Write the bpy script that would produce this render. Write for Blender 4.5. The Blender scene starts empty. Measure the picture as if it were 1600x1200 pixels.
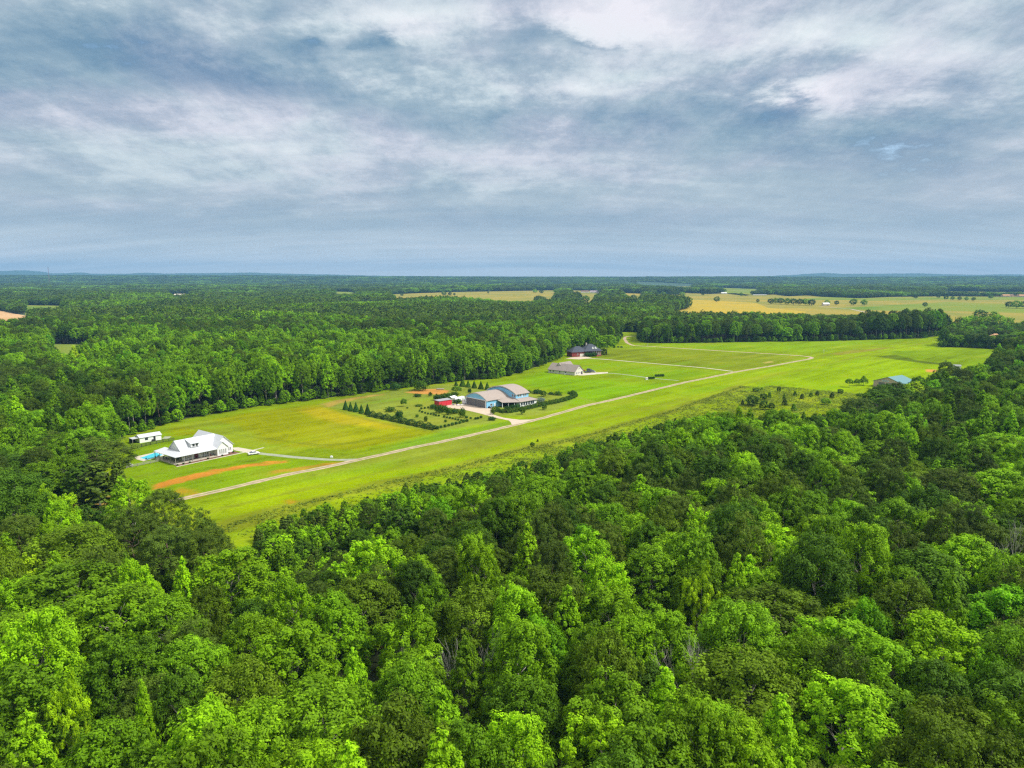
import bpy, math, random
import numpy as np
from mathutils import Vector, Matrix
C = bpy.context.scene.collection
sc = bpy.context.scene
R = math.radians
random.seed(7)
rng = np.random.default_rng(7)

# ------------------------------------------------------------------ camera
F = 1109.0; PITCH = 8.7; HC = 76.0
cd = bpy.data.cameras.new('camera'); cam = bpy.data.objects.new('camera', cd); C.objects.link(cam)
cd.sensor_width = 36; cd.lens = 36*F/1600; cd.clip_start = 1; cd.clip_end = 60000
cam.location = (0, 0, HC); cam.rotation_euler = (R(90-PITCH), 0, 0)
sc.camera = cam
# ------------------------------------------------------------------ light
EXPO = 1.35
sc.view_settings.view_transform = 'Standard'; sc.view_settings.look = 'None'
sc.view_settings.exposure = EXPO; sc.view_settings.gamma = 1
SUN_AZ = 102.0   # degrees to the right of the view direction
SUN_EL = 50.0
sd = bpy.data.lights.new('sun', 'SUN'); sun = bpy.data.objects.new('sun', sd); C.objects.link(sun)
sd.energy = 2.0; sd.angle = R(10); sd.color = (1, .965, .90)
sdir = Vector((math.sin(R(SUN_AZ))*math.cos(R(SUN_EL)), math.cos(R(SUN_AZ))*math.cos(R(SUN_EL)), math.sin(R(SUN_EL))))
sun.rotation_euler = sdir.to_track_quat('Z', 'Y').to_euler()
sun.location = sdir*500
sc.cycles.use_denoising = False; sc.cycles.filter_width = 1.3
sc.cycles.max_bounces = 6; sc.cycles.diffuse_bounces = 3; sc.cycles.transmission_bounces = 4
sc.cycles.glossy_bounces = 2; sc.cycles.volume_bounces = 0; sc.cycles.transparent_max_bounces = 4

w = bpy.data.worlds.new('World'); sc.world = w; w.use_nodes = True
nt = w.node_tree; nt.nodes.clear()
def nd(t, typ, **kw):
    n = t.nodes.new(typ)
    for k, v in kw.items():
        if k.startswith('i_'):
            key = k[2:]
            n.inputs[int(key) if key.isdigit() else key.replace('_', ' ')].default_value = v
        else: setattr(n, k, v)
    return n
def mth(t, op, a, b=None, c=None, clamp=False):
    n = t.nodes.new('ShaderNodeMath'); n.operation = op; n.use_clamp = clamp
    for i, x in enumerate((a, b, c)):
        if x is None: continue
        if isinstance(x, (int, float)): n.inputs[i].default_value = x
        else: t.links.new(x, n.inputs[i])
    return n.outputs[0]
def mixc(t, f, a, b, mode='MIX'):
    n = t.nodes.new('ShaderNodeMix'); n.data_type = 'RGBA'; n.blend_type = mode
    for s, x in ((n.inputs[0], f), (n.inputs[6], a), (n.inputs[7], b)):
        if isinstance(x, (int, float)): s.default_value = x
        elif isinstance(x, (tuple, list)): s.default_value = (*x[:3], 1)
        else: t.links.new(x, s)
    return n.outputs[2]
def ramp(t, fac, stops, interp='LINEAR'):
    n = t.nodes.new('ShaderNodeValToRGB'); n.color_ramp.interpolation = interp
    e = n.color_ramp.elements
    while len(e) < len(stops): e.new(.5)
    for el, (p, c) in zip(e, stops):
        el.position = p; el.color = (*c, 1) if len(c) == 3 else c
    t.links.new(fac, n.inputs[0]); return n.outputs[0]
def noise(t, vec, scale, detail=5, rough=.55, dist=0, lac=2.0):
    n = nd(t, 'ShaderNodeTexNoise', i_Scale=scale, i_Detail=detail, i_Roughness=rough, i_Distortion=dist, i_Lacunarity=lac)
    if vec is not None: t.links.new(vec, n.inputs['Vector'])
    return n.outputs[0]
tc = nd(nt, 'ShaderNodeTexCoord')
sep = nd(nt, 'ShaderNodeSeparateXYZ'); nt.links.new(tc.outputs['Generated'], sep.inputs[0])
zz = mth(nt, 'MAXIMUM', sep.outputs[2], 0.0)
den = mth(nt, 'ADD', zz, .17)
px = mth(nt, 'DIVIDE', sep.outputs[0], den); py = mth(nt, 'DIVIDE', sep.outputs[1], den)
def vec(sx, sy, rot, off):
    c = nd(nt, 'ShaderNodeCombineXYZ'); nt.links.new(px, c.inputs[0]); nt.links.new(py, c.inputs[1])
    m = nd(nt, 'ShaderNodeMapping'); m.inputs['Location'].default_value = off
    m.inputs['Rotation'].default_value = (0, 0, R(rot)); m.inputs['Scale'].default_value = (sx, sy, 1)
    nt.links.new(c.outputs[0], m.inputs[0]); return m.outputs[0]
n1 = noise(nt, vec(.9, 1.0, 24, (3.1, 1.7, .3)), .85, 4, .5, .4)       # large cloud sheets
n2 = noise(nt, vec(1.0, .95, 18, (7.3, 2.2, 4.3)), 2.3, 12, .66, .12)
n5 = noise(nt, vec(1.25, .75, -14, (2.3, 6.2, 1.3)), 6.0, 12, .70, .1)    # billows
n3 = noise(nt, vec(.30, 2.0, 6, (1.3, 9.2, 2.3)), 1.5, 10, .66, .25)       # streaks
n4 = noise(nt, vec(1, 1, 0, (5.3, 4.2, 8.3)), 1.6, 5, .55, .3)           # tint
s_ = mth(nt, 'MULTIPLY_ADD', n1, .30, mth(nt, 'MULTIPLY_ADD', n2, .42, mth(nt, 'MULTIPLY_ADD', n3, .20, mth(nt, 'MULTIPLY', n5, .30))))
# broad darker and thinner areas of the cloud layer: direction, half sizes, tilt, strength
ys_ = mth(nt, 'MAXIMUM', sep.outputs[1], .08)
qa = mth(nt, 'DIVIDE', sep.outputs[0], ys_); qe = mth(nt, 'DIVIDE', sep.outputs[2], ys_)
wv_ = mth(nt, 'MULTIPLY_ADD', n2, .36, -.18)
def blob(u, v, su, sv, tilt, k):
    xc = (u-800)/1109; yc = (600-v)/1109; ct, st = math.cos(R(8.7)), math.sin(R(8.7)); dy = ct+yc*st; dz = -st+yc*ct
    da = mth(nt, 'ADD', mth(nt, 'SUBTRACT', qa, xc/dy), wv_); de = mth(nt, 'ADD', mth(nt, 'SUBTRACT', qe, dz/dy), mth(nt, 'MULTIPLY', wv_, .3)); c, s__ = math.cos(R(tilt)), math.sin(R(tilt))
    p = mth(nt, 'DIVIDE', mth(nt, 'ADD', mth(nt, 'MULTIPLY', da, c), mth(nt, 'MULTIPLY', de, s__)), su/1109)
    q = mth(nt, 'DIVIDE', mth(nt, 'SUBTRACT', mth(nt, 'MULTIPLY', de, c), mth(nt, 'MULTIPLY', da, s__)), sv/1109)
    r2 = mth(nt, 'ADD', mth(nt, 'MULTIPLY', p, p), mth(nt, 'MULTIPLY', q, q))
    return mth(nt, 'MULTIPLY', mth(nt, 'POWER', 2.718, mth(nt, 'MULTIPLY', r2, -1)), k)
for bl in [(480,140,420,50,-9,-.11),(150,60,260,60,-8,-.05),(1280,235,260,70,-20,-.085),(1480,180,150,50,0,-.06),(1180,60,70,50,0,-.05),(1350,90,260,60,-8,.15),(1180,130,200,22,-5,.04),(1260,140,70,18,0,.07),(400,330,500,14,-1,-.05),(650,305,260,10,2,-.06),(930,40,150,45,0,.13),(640,20,140,18,0,.08),(820,60,70,12,10,-.15),(600,62,34,12,0,-.16),(480,66,30,10,5,-.13),(900,75,50,9,-5,-.13),(930,130,160,20,8,.06),(500,190,600,40,-8,.02),(250,160,260,50,-12,.05),(900,240,600,60,0,.05),(150,230,300,60,-8,.05),(1270,145,60,18,0,.08)]:
    s_ = mth(nt, 'ADD', s_, blob(*bl))
s_ = mth(nt, 'ADD', s_, mth(nt, 'MULTIPLY_ADD', zz, .04, .046))
cl = ramp(nt, s_, [(.46, (.10, .23, .40)), (.545, (.20, .32, .46)), (.61, (.30, .41, .53)), (.68, (.43, .52, .62)), (.755, (.66, .72, .79)), (.84, (.86, .89, .93))])
lil = ramp(nt, n4, [(.40, (.96, 1.02, 1.0)), (.62, (1.03, .985, 1.02))])
cl = mixc(nt, 1.0, cl, lil, 'MULTIPLY')
hz = ramp(nt, mth(nt, 'ADD', zz, mth(nt, 'MULTIPLY_ADD', n3, .09, -.045)), [(0.0, (.95, .98, 1.0)), (.02, (.74, .81, .87)), (.045, (.55, .65, .73)), (.066, (.42, .53, .63)), (.10, (.53, .62, .69))])
hm = nd(nt, 'ShaderNodeMapRange'); hm.inputs[1].default_value = .05; hm.inputs[2].default_value = .19
hm.inputs[3].default_value = .15; hm.inputs[4].default_value = 1; nt.links.new(zz, hm.inputs[0])
cl = mixc(nt, hm.outputs[0], hz, cl)
# an overcast sky is brightest overhead, and whiter there
zg = nd(nt, 'ShaderNodeMapRange'); zg.inputs[1].default_value = .36; zg.inputs[2].default_value = .85
zg.inputs[3].default_value = 0; zg.inputs[4].default_value = 1; nt.links.new(zz, zg.inputs[0])
cl = mixc(nt, zg.outputs[0], cl, (1.25, 1.25, 1.22))
gain = 10.0/2**EXPO
cb = nd(nt, 'ShaderNodeVectorMath', operation='SCALE'); nt.links.new(cl, cb.inputs[0]); cb.inputs['Scale'].default_value = gain
sky = nd(nt, 'ShaderNodeTexSky', sky_type='NISHITA'); sky.sun_disc = False
sky.sun_elevation = R(SUN_EL); sky.sun_rotation = R(SUN_AZ)
gap = ramp(nt, s_, [(.44, (.75, .75, .75)), (.53, (0, 0, 0))])
out = mixc(nt, mth(nt, 'MULTIPLY', gap, hm.outputs[0]), cb.outputs[0], sky.outputs[0])
bg = nd(nt, 'ShaderNodeBackground', i_Strength=.1); nt.links.new(out, bg.inputs[0])
wo = nd(nt, 'ShaderNodeOutputWorld'); nt.links.new(bg.outputs[0], wo.inputs[0])

# ------------------------------------------------------------------ helpers
TH = R(PITCH); ST, CT = math.sin(TH), math.cos(TH)
def G(u, v, z=0.0):
    """a place seen at photo pixel (u,v), lying at height z"""
    xc = (u-800)/F; yc = (600-v)/F
    dy = CT+yc*ST; dz = -ST+yc*CT
    t = (HC-z)/(-dz)
    return (xc*t, dy*t)
def proj(x, y, z=0.0):
    x = np.asarray(x, float); y = np.asarray(y, float)
    zc = y*CT-(z-HC)*ST; yc = y*ST+(z-HC)*CT
    return 800+F*x/zc, 600-F*yc/zc
def inpoly(x, y, P):
    x = np.asarray(x); y = np.asarray(y); r = np.zeros(x.shape, bool); n = len(P); j = n-1
    for i in range(n):
        xi, yi = P[i]; xj, yj = P[j]
        c = ((yi > y) != (yj > y)) & (x < (xj-xi)*(y-yi)/((yj-yi) if yj != yi else 1e-9)+xi)
        r ^= c; j = i
    return r
def dpoly(x, y, P, closed=True):
    x = np.asarray(x, float); y = np.asarray(y, float); d = np.full(x.shape, 1e9)
    n = len(P)
    for i in range(n if closed else n-1):
        ax, ay = P[i]; bx, by = P[(i+1) % n]
        L = (bx-ax)**2+(by-ay)**2+1e-9
        t = np.clip(((x-ax)*(bx-ax)+(y-ay)*(by-ay))/L, 0, 1)
        d = np.minimum(d, np.hypot(x-ax-t*(bx-ax), y-ay-t*(by-ay)))
    return d
_pt = rng.permutation(512); _gv = rng.random(512)
def vnoise(x, y, s, seed=0):
    x = np.asarray(x, float)/s+seed*17.3; y = np.asarray(y, float)/s-seed*9.1
    xi = np.floor(x).astype(int); yi = np.floor(y).astype(int); fx = x-xi; fy = y-yi
    fx = fx*fx*(3-2*fx); fy = fy*fy*(3-2*fy)
    def g(a, b): return _gv[(_pt[(a+seed*31) % 512]+b) % 512]
    return (g(xi, yi)*(1-fx)+g(xi+1, yi)*fx)*(1-fy)+(g(xi, yi+1)*(1-fx)+g(xi+1, yi+1)*fx)*fy
def sstep(a, b, x):
    t = np.clip((x-a)/(b-a), 0, 1); return t*t*(3-2*t)

def tag(o, label=None, cat=None, group=None, kind=None):
    if label: o['label'] = label
    if cat: o['category'] = cat
    if group: o['group'] = group
    if kind: o['kind'] = kind
    return o
def empty(name, loc, rz=0, label=None, cat=None, group=None):
    o = bpy.data.objects.new(name, None); C.objects.link(o); o.empty_display_size = .5
    o.location = (loc[0], loc[1], loc[2] if len(loc) > 2 else 0); o.rotation_euler = (0, 0, rz)
    return tag(o, label, cat, group)
def link(name, me, parent=None):
    o = bpy.data.objects.new(name, me); C.objects.link(o)
    if parent: o.parent = parent
    return o
def copy_tree(o, parent=None):
    c = o.copy(); C.objects.link(c)
    if parent: c.parent = parent
    for ch in [q for q in o.children]: copy_tree(ch, c)
    return c

class MB:
    def __init__(s): s.v = []; s.f = []
    def add(s, vs, fs):
        b = len(s.v); s.v += [tuple(q) for q in vs]; s.f += [tuple(b+i for i in f) for f in fs]; return s
    def box(s, x0, x1, y0, y1, z0, z1):
        return s.add([(x0,y0,z0),(x1,y0,z0),(x1,y1,z0),(x0,y1,z0),(x0,y0,z1),(x1,y0,z1),(x1,y1,z1),(x0,y1,z1)],
                     [(0,3,2,1),(4,5,6,7),(0,1,5,4),(1,2,6,5),(2,3,7,6),(3,0,4,7)])
    def ext(s, prof, axis, a, b):
        """closed profile swept along x ('x': prof is (y,z)), y ('y': prof is (x,z)) or z ('z': prof is (x,y))"""
        n = len(prof)
        if axis == 'x': vs = [(a,p,q) for p,q in prof]+[(b,p,q) for p,q in prof]
        elif axis == 'y': vs = [(p,a,q) for p,q in prof]+[(p,b,q) for p,q in prof]
        else: vs = [(p,q,a) for p,q in prof]+[(p,q,b) for p,q in prof]
        fs = [tuple(range(n))[::-1], tuple(range(n,2*n))]+[(i,(i+1)%n,n+(i+1)%n,n+i) for i in range(n)]
        return s.add(vs, fs)
    def slab(s, pts, th):
        """a sloping roof plane: top corners, given a thickness downwards"""
        n = len(pts)
        return s.add(list(pts)+[(x,y,z-th) for x,y,z in pts], [tuple(range(n)), tuple(range(n,2*n))[::-1]]+[(i,n+i,n+(i+1)%n,(i+1)%n) for i in range(n)])
    def tube(s, a, b, r0, r1, n=6):
        a = Vector(a); b = Vector(b); d = (b-a).normalized()
        u = d.orthogonal().normalized(); w_ = d.cross(u)
        vs = [a+(u*math.cos(2*math.pi*i/n)+w_*math.sin(2*math.pi*i/n))*r0 for i in range(n)]
        vs += [b+(u*math.cos(2*math.pi*i/n)+w_*math.sin(2*math.pi*i/n))*r1 for i in range(n)]
        return s.add(vs, [(i,(i+1)%n,n+(i+1)%n,n+i) for i in range(n)]+[tuple(range(n))[::-1], tuple(range(n,2*n))])
    def build(s, name, mat, parent=None, smooth=False, fix=True):
        me = bpy.data.meshes.new(name); me.from_pydata(s.v, [], s.f); me.materials.append(mat)
        if fix:
            import bmesh
            bm = bmesh.new(); bm.from_mesh(me); bmesh.ops.recalc_face_normals(bm, faces=bm.faces); bm.to_mesh(me); bm.free()
        if smooth: me.shade_smooth()
        return link(name, me, parent)

# ------------------------------------------------------------------ materials
def M(name): 
    m = bpy.data.materials.new(name); m.use_nodes = True; t = m.node_tree; t.nodes.clear(); return m, t
def pbr(name, col, rough=.7, nscale=0, amp=.12, spec=.4, metal=0, bump=0, bscale=8, obj=True):
    m, t = M(name); b = nd(t, 'ShaderNodeBsdfPrincipled', i_Roughness=rough, i_Metallic=metal)
    b.inputs['Specular IOR Level'].default_value = spec
    o = nd(t, 'ShaderNodeOutputMaterial'); t.links.new(b.outputs[0], o.inputs[0])
    b.inputs['Base Color'].default_value = (*col, 1)
    g = nd(t, 'ShaderNodeTexCoord')
    if nscale:
        n = noise(t, g.outputs['Object'], nscale, 6, .6)
        c = ramp(t, n, [(.3, tuple(x*(1-amp) for x in col)), (.7, tuple(min(1, x*(1+amp)) for x in col))])
        t.links.new(c, b.inputs['Base Color'])
    if bump:
        bn = nd(t, 'ShaderNodeBump', i_Strength=bump, i_Distance=.05)
        t.links.new(noise(t, g.outputs['Object'], bscale, 4), bn.inputs['Height']); t.links.new(bn.outputs[0], b.inputs['Normal'])
    return m
def seam(name, col, axis='X', freq=2.4, rough=.35, dark=.82):
    """standing seam sheet metal / battens / vertical boards"""
    m, t = M(name); b = nd(t, 'ShaderNodeBsdfPrincipled', i_Roughness=rough); o = nd(t, 'ShaderNodeOutputMaterial'); t.links.new(b.outputs[0], o.inputs[0])
    g = nd(t, 'ShaderNodeTexCoord'); wv = nd(t, 'ShaderNodeTexWave', i_Scale=freq/6.283*3.14, bands_direction=axis)
    t.links.new(g.outputs['Object'], wv.inputs[0])
    c = ramp(t, wv.outputs['Fac'], [(0, tuple(x*dark for x in col)), (.12, col)])
    n = noise(t, g.outputs['Object'], .5, 5); c2 = mixc(t, mth(t, 'MULTIPLY', n, .25), c, tuple(x*.8 for x in col))
    t.links.new(c2, b.inputs['Base Color'])
    bn = nd(t, 'ShaderNodeBump', i_Strength=.3, i_Distance=.05); t.links.new(wv.outputs['Fac'], bn.inputs['Height']); t.links.new(bn.outputs[0], b.inputs['Normal'])
    return m
def shingle(name, col):
    m, t = M(name); b = nd(t, 'ShaderNodeBsdfPrincipled', i_Roughness=.85); o = nd(t, 'ShaderNodeOutputMaterial'); t.links.new(b.outputs[0], o.inputs[0])
    g = nd(t, 'ShaderNodeTexCoord'); br = nd(t, 'ShaderNodeTexBrick', i_Scale=3.0)
    br.inputs['Color1'].default_value = (*col, 1); br.inputs['Color2'].default_value = (*[x*.72 for x in col], 1); br.inputs['Mortar'].default_value = (*[x*.55 for x in col], 1)
    t.links.new(g.outputs['Object'], br.inputs[0])
    n = noise(t, g.outputs['Object'], .35, 5); c = mixc(t, mth(t, 'MULTIPLY', n, .4), br.outputs[0], tuple(x*1.25 for x in col))
    t.links.new(c, b.inputs['Base Color']); return m
def leafmat(name, col, col2, trans=.38, rnd=.55):
    m, t = M(name)
    a = nd(t, 'ShaderNodeAttribute', attribute_name='tone'); oi = nd(t, 'ShaderNodeObjectInfo')
    f = mth(t, 'MULTIPLY_ADD', oi.outputs['Random'], .7, mth(t, 'MULTIPLY_ADD', a.outputs['Fac'], .55, -.45), clamp=True)
    c = mixc(t, f, col, col2)
    r2 = mth(t, 'FRACT', mth(t, 'MULTIPLY', oi.outputs['Random'], 7.31))
    v = mth(t, 'MULTIPLY', a.outputs['Fac'], mth(t, 'MULTIPLY_ADD', r2, rnd, 1-rnd*.5))
    s = nd(t, 'ShaderNodeVectorMath', operation='SCALE'); t.links.new(c, s.inputs[0]); t.links.new(v, s.inputs['Scale'])
    b = nd(t, 'ShaderNodeBsdfPrincipled', i_Roughness=.6); b.inputs['Specular IOR Level'].default_value = .12
    t.links.new(s.outputs[0], b.inputs['Base Color'])
    tr = nd(t, 'ShaderNodeBsdfTranslucent'); t.links.new(s.outputs[0], tr.inputs[0])
    mx = nd(t, 'ShaderNodeMixShader', i_0=trans); t.links.new(b.outputs[0], mx.inputs[1]); t.links.new(tr.outputs[0], mx.inputs[2])
    o = nd(t, 'ShaderNodeOutputMaterial'); t.links.new(mx.outputs[0], o.inputs[0]); return m
LM = {
 'bright': leafmat('leaf_bright', (0.185,0.392,0.005), (0.308,0.530,0.005)),
 'yellow': leafmat('leaf_yellow_green', (0.255,0.456,0.005), (0.424,0.562,0.007)),
 'mid':    leafmat('leaf_mid', (0.122,0.265,0.006), (0.202,0.365,0.005)),
 'dark':   leafmat('leaf_dark', (0.058,0.132,0.007), (0.096,0.196,0.007)),
 'olive':  leafmat('leaf_olive', (0.098,0.169,0.007), (0.153,0.249,0.007)),
 'pine':   leafmat('needle', (0.063,0.114,0.010), (0.104,0.161,0.010), .15),
 'lush':   leafmat('leaf_lush', (0.127,0.318,0.005), (0.180,0.403,0.005)),
 'shrub':  leafmat('shrub_leaf', (.025,.085,.012), (.05,.13,.012), .2),
 'scrub':  leafmat('scrub_leaf', (.13,.20,.012), (.24,.29,.02), .25),
}
bark = pbr('bark', (.30,.27,.23), .9, 3, .35)
pinebark = pbr('pine_bark', (.19,.13,.09), .9, 3, .35)
deadwood = pbr('dead_wood', (.48,.44,.40), .9, 3, .25)
white_roof = seam('white_metal_roof', (.55,.565,.59), 'X', 2.2, .45, .9)
white_roof_y = seam('white_metal_roof_b', (.55,.565,.59), 'Y', 2.2, .45, .9)
white_wall = seam('white_board_wall', (.84,.84,.83), 'X', 4, .6, .95)
trim = pbr('white_trim', (.80,.80,.79), .5, 1, .04)
blue_wall = pbr('blue_siding', (.24,.56,.80), .6, 1.2, .08)
blue_trim = pbr('dark_blue_trim', (.05,.10,.16), .6)
tan_shingle = shingle('tan_shingles', (.37,.305,.265))
taupe_shingle = shingle('taupe_shingles', (.30,.25,.22))
slate_shingle = shingle('slate_shingles', (.055,.065,.09))
glass = pbr('window_glass', (.05,.06,.075), .08, 0, 0, .8)
black = pbr('black_paint', (.025,.025,.028), .5)
steelgray = seam('grey_hangar_panels', (.16,.16,.165), 'Y', 5, .5, .7)
brick = pbr('red_brick', (.25,.05,.045), .85, 2, .25)
red_metal = seam('red_metal', (.62,.03,.05), 'X', 6, .5, .75)
cream = pbr('cream_siding', (.66,.62,.54), .7, 1, .07)
concrete = pbr('concrete', (.50,.40,.30), .85, .35, .14)
concrete_pale = pbr('pale_concrete', (.48,.43,.34), .85, .35, .1)
gravel = pbr('gravel', (.40,.35,.29), .95, .5, .22, bump=.3)
greygravel = pbr('grey_gravel', (.27,.29,.20), .95, .5, .2)
carwhite = pbr('white_car_paint', (.82,.82,.83), .2, 0, 0, .6)
carblack = pbr('black_car_paint', (.03,.032,.036), .2, 0, 0, .6)
cargrey = pbr('grey_car_paint', (.25,.26,.28), .25, 0, 0, .6)
carred = pbr('red_paint', (.45,.07,.03), .4, 1, .15)
rubber = pbr('rubber', (.02,.02,.02), .85)
greywood = pbr('grey_wood', (.30,.28,.25), .9, 2, .2)
blackwood = pbr('black_wood', (.035,.035,.035), .8, 2, .2)
poolwater = pbr('pool_water', (.08,.55,.72), .06, .4, .1, .6)
teal_roof = seam('teal_metal_roof', (.13,.27,.28), 'X', 2.2, .4, .85)
tan_block = pbr('tan_block_wall', (.52,.40,.31), .85, 1.5, .15)
wine = pbr('wine_red_door', (.16,.02,.04), .5)
mulch = pbr('mulch', (.16,.07,.05), .95, 1.5, .4)
gd = pbr('garage_white', (.72,.68,.60), .5, 1, .05)
tan_roof = shingle('orange_tan_shingles', (.55,.30,.14))

# ------------------------------------------------------------------ land outlines (photo pixel, height) -> ground
def GP(L): return [G(*p) for p in L]
BACK = [(180,712),(190,690),(215,678),(262,664),(300,655),(340,648),(380,640),(430,633),(470,628),(500,625),(540,620),(590,613),(640,606),(690,600),(730,595),(780,592),(820,582),(846,573),(862,566),(880,560),(884,552),(935,547),(950,541),(965,538),(972,529),(968,519),(1000,519),(994,530),(1003,536),(1060,536.5),(1150,535),(1300,533),(1440,529),(1480,524),(1472,534),(1464,543),(1500,543),(1560,546),(1610,552)]
NEAR0 = [(1545,558,16),(1536,572,16),(1495,583,14),(1455,588,14),(1425,606,12),(1380,612,10),(1350,618,10),(1320,625,9),(1290,645,8),(1240,655,8),(1180,652,8),(1130,656,8),(1095,652,8),(1060,660,8),(1000,677,8),(940,695,8),(880,711,8),(830,728,8),(780,746,8),(720,758,8),(660,768,8),(620,777,8),(580,787,8),(540,797,8),(490,803,8),(440,817,8),(400,832,8),(383,850,7),(402,880,5),(432,905,3),(405,925,3),(375,885,8),(352,850,14),(330,832,15),(300,818,15),(262,800,10),(225,800,6),(150,806,4),(112,804,3),(120,785,0),(140,765,0),(160,745,0),(170,728,0)]
NEAR = [(u, v, z*(.45 if 13 <= i < 32 else .95)) for i, (u, v, z) in enumerate(NEAR0)]
CLEAR = GP(BACK+NEAR)
NEARL = GP(NEAR[6:32])
FIELDS = {
 'golden_field': GP([(1012,464),(1026,459.5),(1050,460.5),(1072,457.5),(1108,459.5),(1148,458),(1178,461.3),(1212,460.2),(1232,463),(1262,461.5),(1290,464),(1345,466),(1392,464),(1475,463),(1640,464),(1700,500),(1660,520),(1484,519),(1470,508),(1440,506),(1240,507),(1050,505),(1040,492),(1080,482),(1020,474)]),
 'hay_field': GP([(606,460),(700,456.5),(868,453.5),(872,460),(862,476),(840,470),(830,482),(700,481),(620,478)]),
 'farm_clearing': GP([(890,453.5),(938,455),(942,462),(932,470),(925,484),(914,484),(905,470),(892,463)]),
 'hay_clearing': GP([(962,457),(1006,459),(1000,480),(988,482),(975,468)]),
 'dirt_field': GP([(-60,484),(0,485.5),(43,494),(48,512),(20,530),(-60,532)]),
 'pasture': GP([(38,477),(96,477.5),(96,499),(40,500)]),
 'far_pasture': GP([(1112,449.3),(1186,451.5),(1190,459),(1165,462),(1115,457)]),
 'green_pasture': GP([(1475,455),(1620,457),(1640,463),(1475,462)]),
 'distant_pasture': GP([(522,455.5),(556,456.2),(560,470),(524,468)]),
 'hayfield_strip': GP([(990,444),(1085,445.6),(1082,453),(1000,451)]),
 'glade': GP([(85,538),(135,538),(150,560),(120,585),(92,592),(84,570)]),
 'clearing': GP([(1520,502.5),(1548,502.5),(1548,510),(1520,510)]),
 'yard': GP([(1540,528),(1566,528),(1562,541),(1542,541)]),
 'forest_clearing': GP([(262,460),(298,460),(299,474),(268,473)]),
}
# ------------------------------------------------------------------ ground
def grid_sheet(name, P, step, z, mat, colf=None, grow=0):
    xs = [p[0] for p in P]; ys = [p[1] for p in P]
    x = np.arange(min(xs)-grow, max(xs)+grow+step, step); y = np.arange(min(ys)-grow, max(ys)+grow+step, step)
    X, Y = np.meshgrid(x, y)
    cx = (X[:-1,:-1]+X[1:,1:])/2; cy = (Y[:-1,:-1]+Y[1:,1:])/2
    keep = inpoly(cx, cy, P)
    if grow: keep |= dpoly(cx, cy, P) < grow
    used = np.zeros(X.shape, bool)
    used[:-1,:-1] |= keep; used[1:,:-1] |= keep; used[:-1,1:] |= keep; used[1:,1:] |= keep
    idx = -np.ones(X.shape, int); idx[used] = np.arange(used.sum())
    vx = X[used]; vy = Y[used]
    f = np.stack([idx[:-1,:-1][keep], idx[:-1,1:][keep], idx[1:,1:][keep], idx[1:,:-1][keep]], 1)
    me = bpy.data.meshes.new(name); n = len(vx); nf = len(f)
    me.vertices.add(n); co = np.zeros((n,3)); co[:,0] = vx; co[:,1] = vy; co[:,2] = z
    me.vertices.foreach_set('co', co.ravel()); me.loops.add(nf*4); me.loops.foreach_set('vertex_index', f.ravel())
    me.polygons.add(nf); me.polygons.foreach_set('loop_start', np.arange(nf)*4)
    me.update(calc_edges=True)
    if colf is not None:
        ca = me.color_attributes.new('albedo', 'FLOAT_COLOR', 'POINT'); c = colf(vx, vy)
        ca.data.foreach_set('color', np.concatenate([c, np.ones((n,1))], 1).ravel())
    me.materials.append(mat); o = link(name, me); return tag(o, kind='structure')
def sheet(name, P, z, mat):
    me = bpy.data.meshes.new(name); me.from_pydata([(x,y,z) for x,y in P], [], [tuple(range(len(P)))]); me.materials.append(mat)
    import bmesh
    bm = bmesh.new(); bm.from_mesh(me); bmesh.ops.triangulate(bm, faces=bm.faces); bmesh.ops.recalc_face_normals(bm, faces=bm.faces)
    for f in bm.faces:
        if f.normal.z < 0: f.normal_flip()
    bm.to_mesh(me); bm.free()
    return tag(link(name, me), kind='structure')
def band(name, L, wd, z, mat, jit=0, off=0, parent=None):
    """a strip along a line"""
    vs = []; fs = []; pts = [Vector(p) for p in L]
    den_ = []
    for a, b in zip(pts, pts[1:]):
        n = max(1, int((b-a).length/4))
        den_ += [a+(b-a)*i/n for i in range(n)]
    den_.append(pts[-1])
    for _ in range(4): den_ = [den_[0]]+[(den_[i-1]+den_[i]*2+den_[i+1])/4 for i in range(1, len(den_)-1)]+[den_[-1]]
    for i, p in enumerate(den_):
        d = (den_[min(i+1, len(den_)-1)]-den_[max(i-1, 0)]).normalized(); nrm = Vector((-d.y, d.x))
        a = p+nrm*(off-wd/2+random.uniform(-jit, jit)); b = p+nrm*(off+wd/2+random.uniform(-jit, jit))
        vs += [(a.x,a.y,z),(b.x,b.y,z)]
        if i: fs.append((2*i-2, 2*i, 2*i+1, 2*i-1))
    me = bpy.data.meshes.new(name); me.from_pydata(vs, [], fs); me.materials.append(mat); o = link(name, me, parent)
    if parent is None: tag(o, kind='structure')
    return o

m_ground, t = M('forest_floor')
g = nd(t, 'ShaderNodeNewGeometry'); b = nd(t, 'ShaderNodeBsdfPrincipled', i_Roughness=.95); o_ = nd(t, 'ShaderNodeOutputMaterial'); t.links.new(b.outputs[0], o_.inputs[0])
c = ramp(t, noise(t, g.outputs['Position'], .08, 6, .65), [(.35, (.035,.05,.018)), (.6, (.06,.085,.02)), (.75, (.10,.075,.04))]); t.links.new(c, b.inputs['Base Color'])
mb = MB(); S = 15500; n_ = 31
mb.v = [(-S+2*S*i/n_, -S+2*S*j/n_, 0) for j in range(n_+1) for i in range(n_+1)]
mb.f = [(j*(n_+1)+i, j*(n_+1)+i+1, (j+1)*(n_+1)+i+1, (j+1)*(n_+1)+i) for j in range(n_) for i in range(n_)]
tag(mb.build('ground', m_ground, fix=False), kind='structure')

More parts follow.
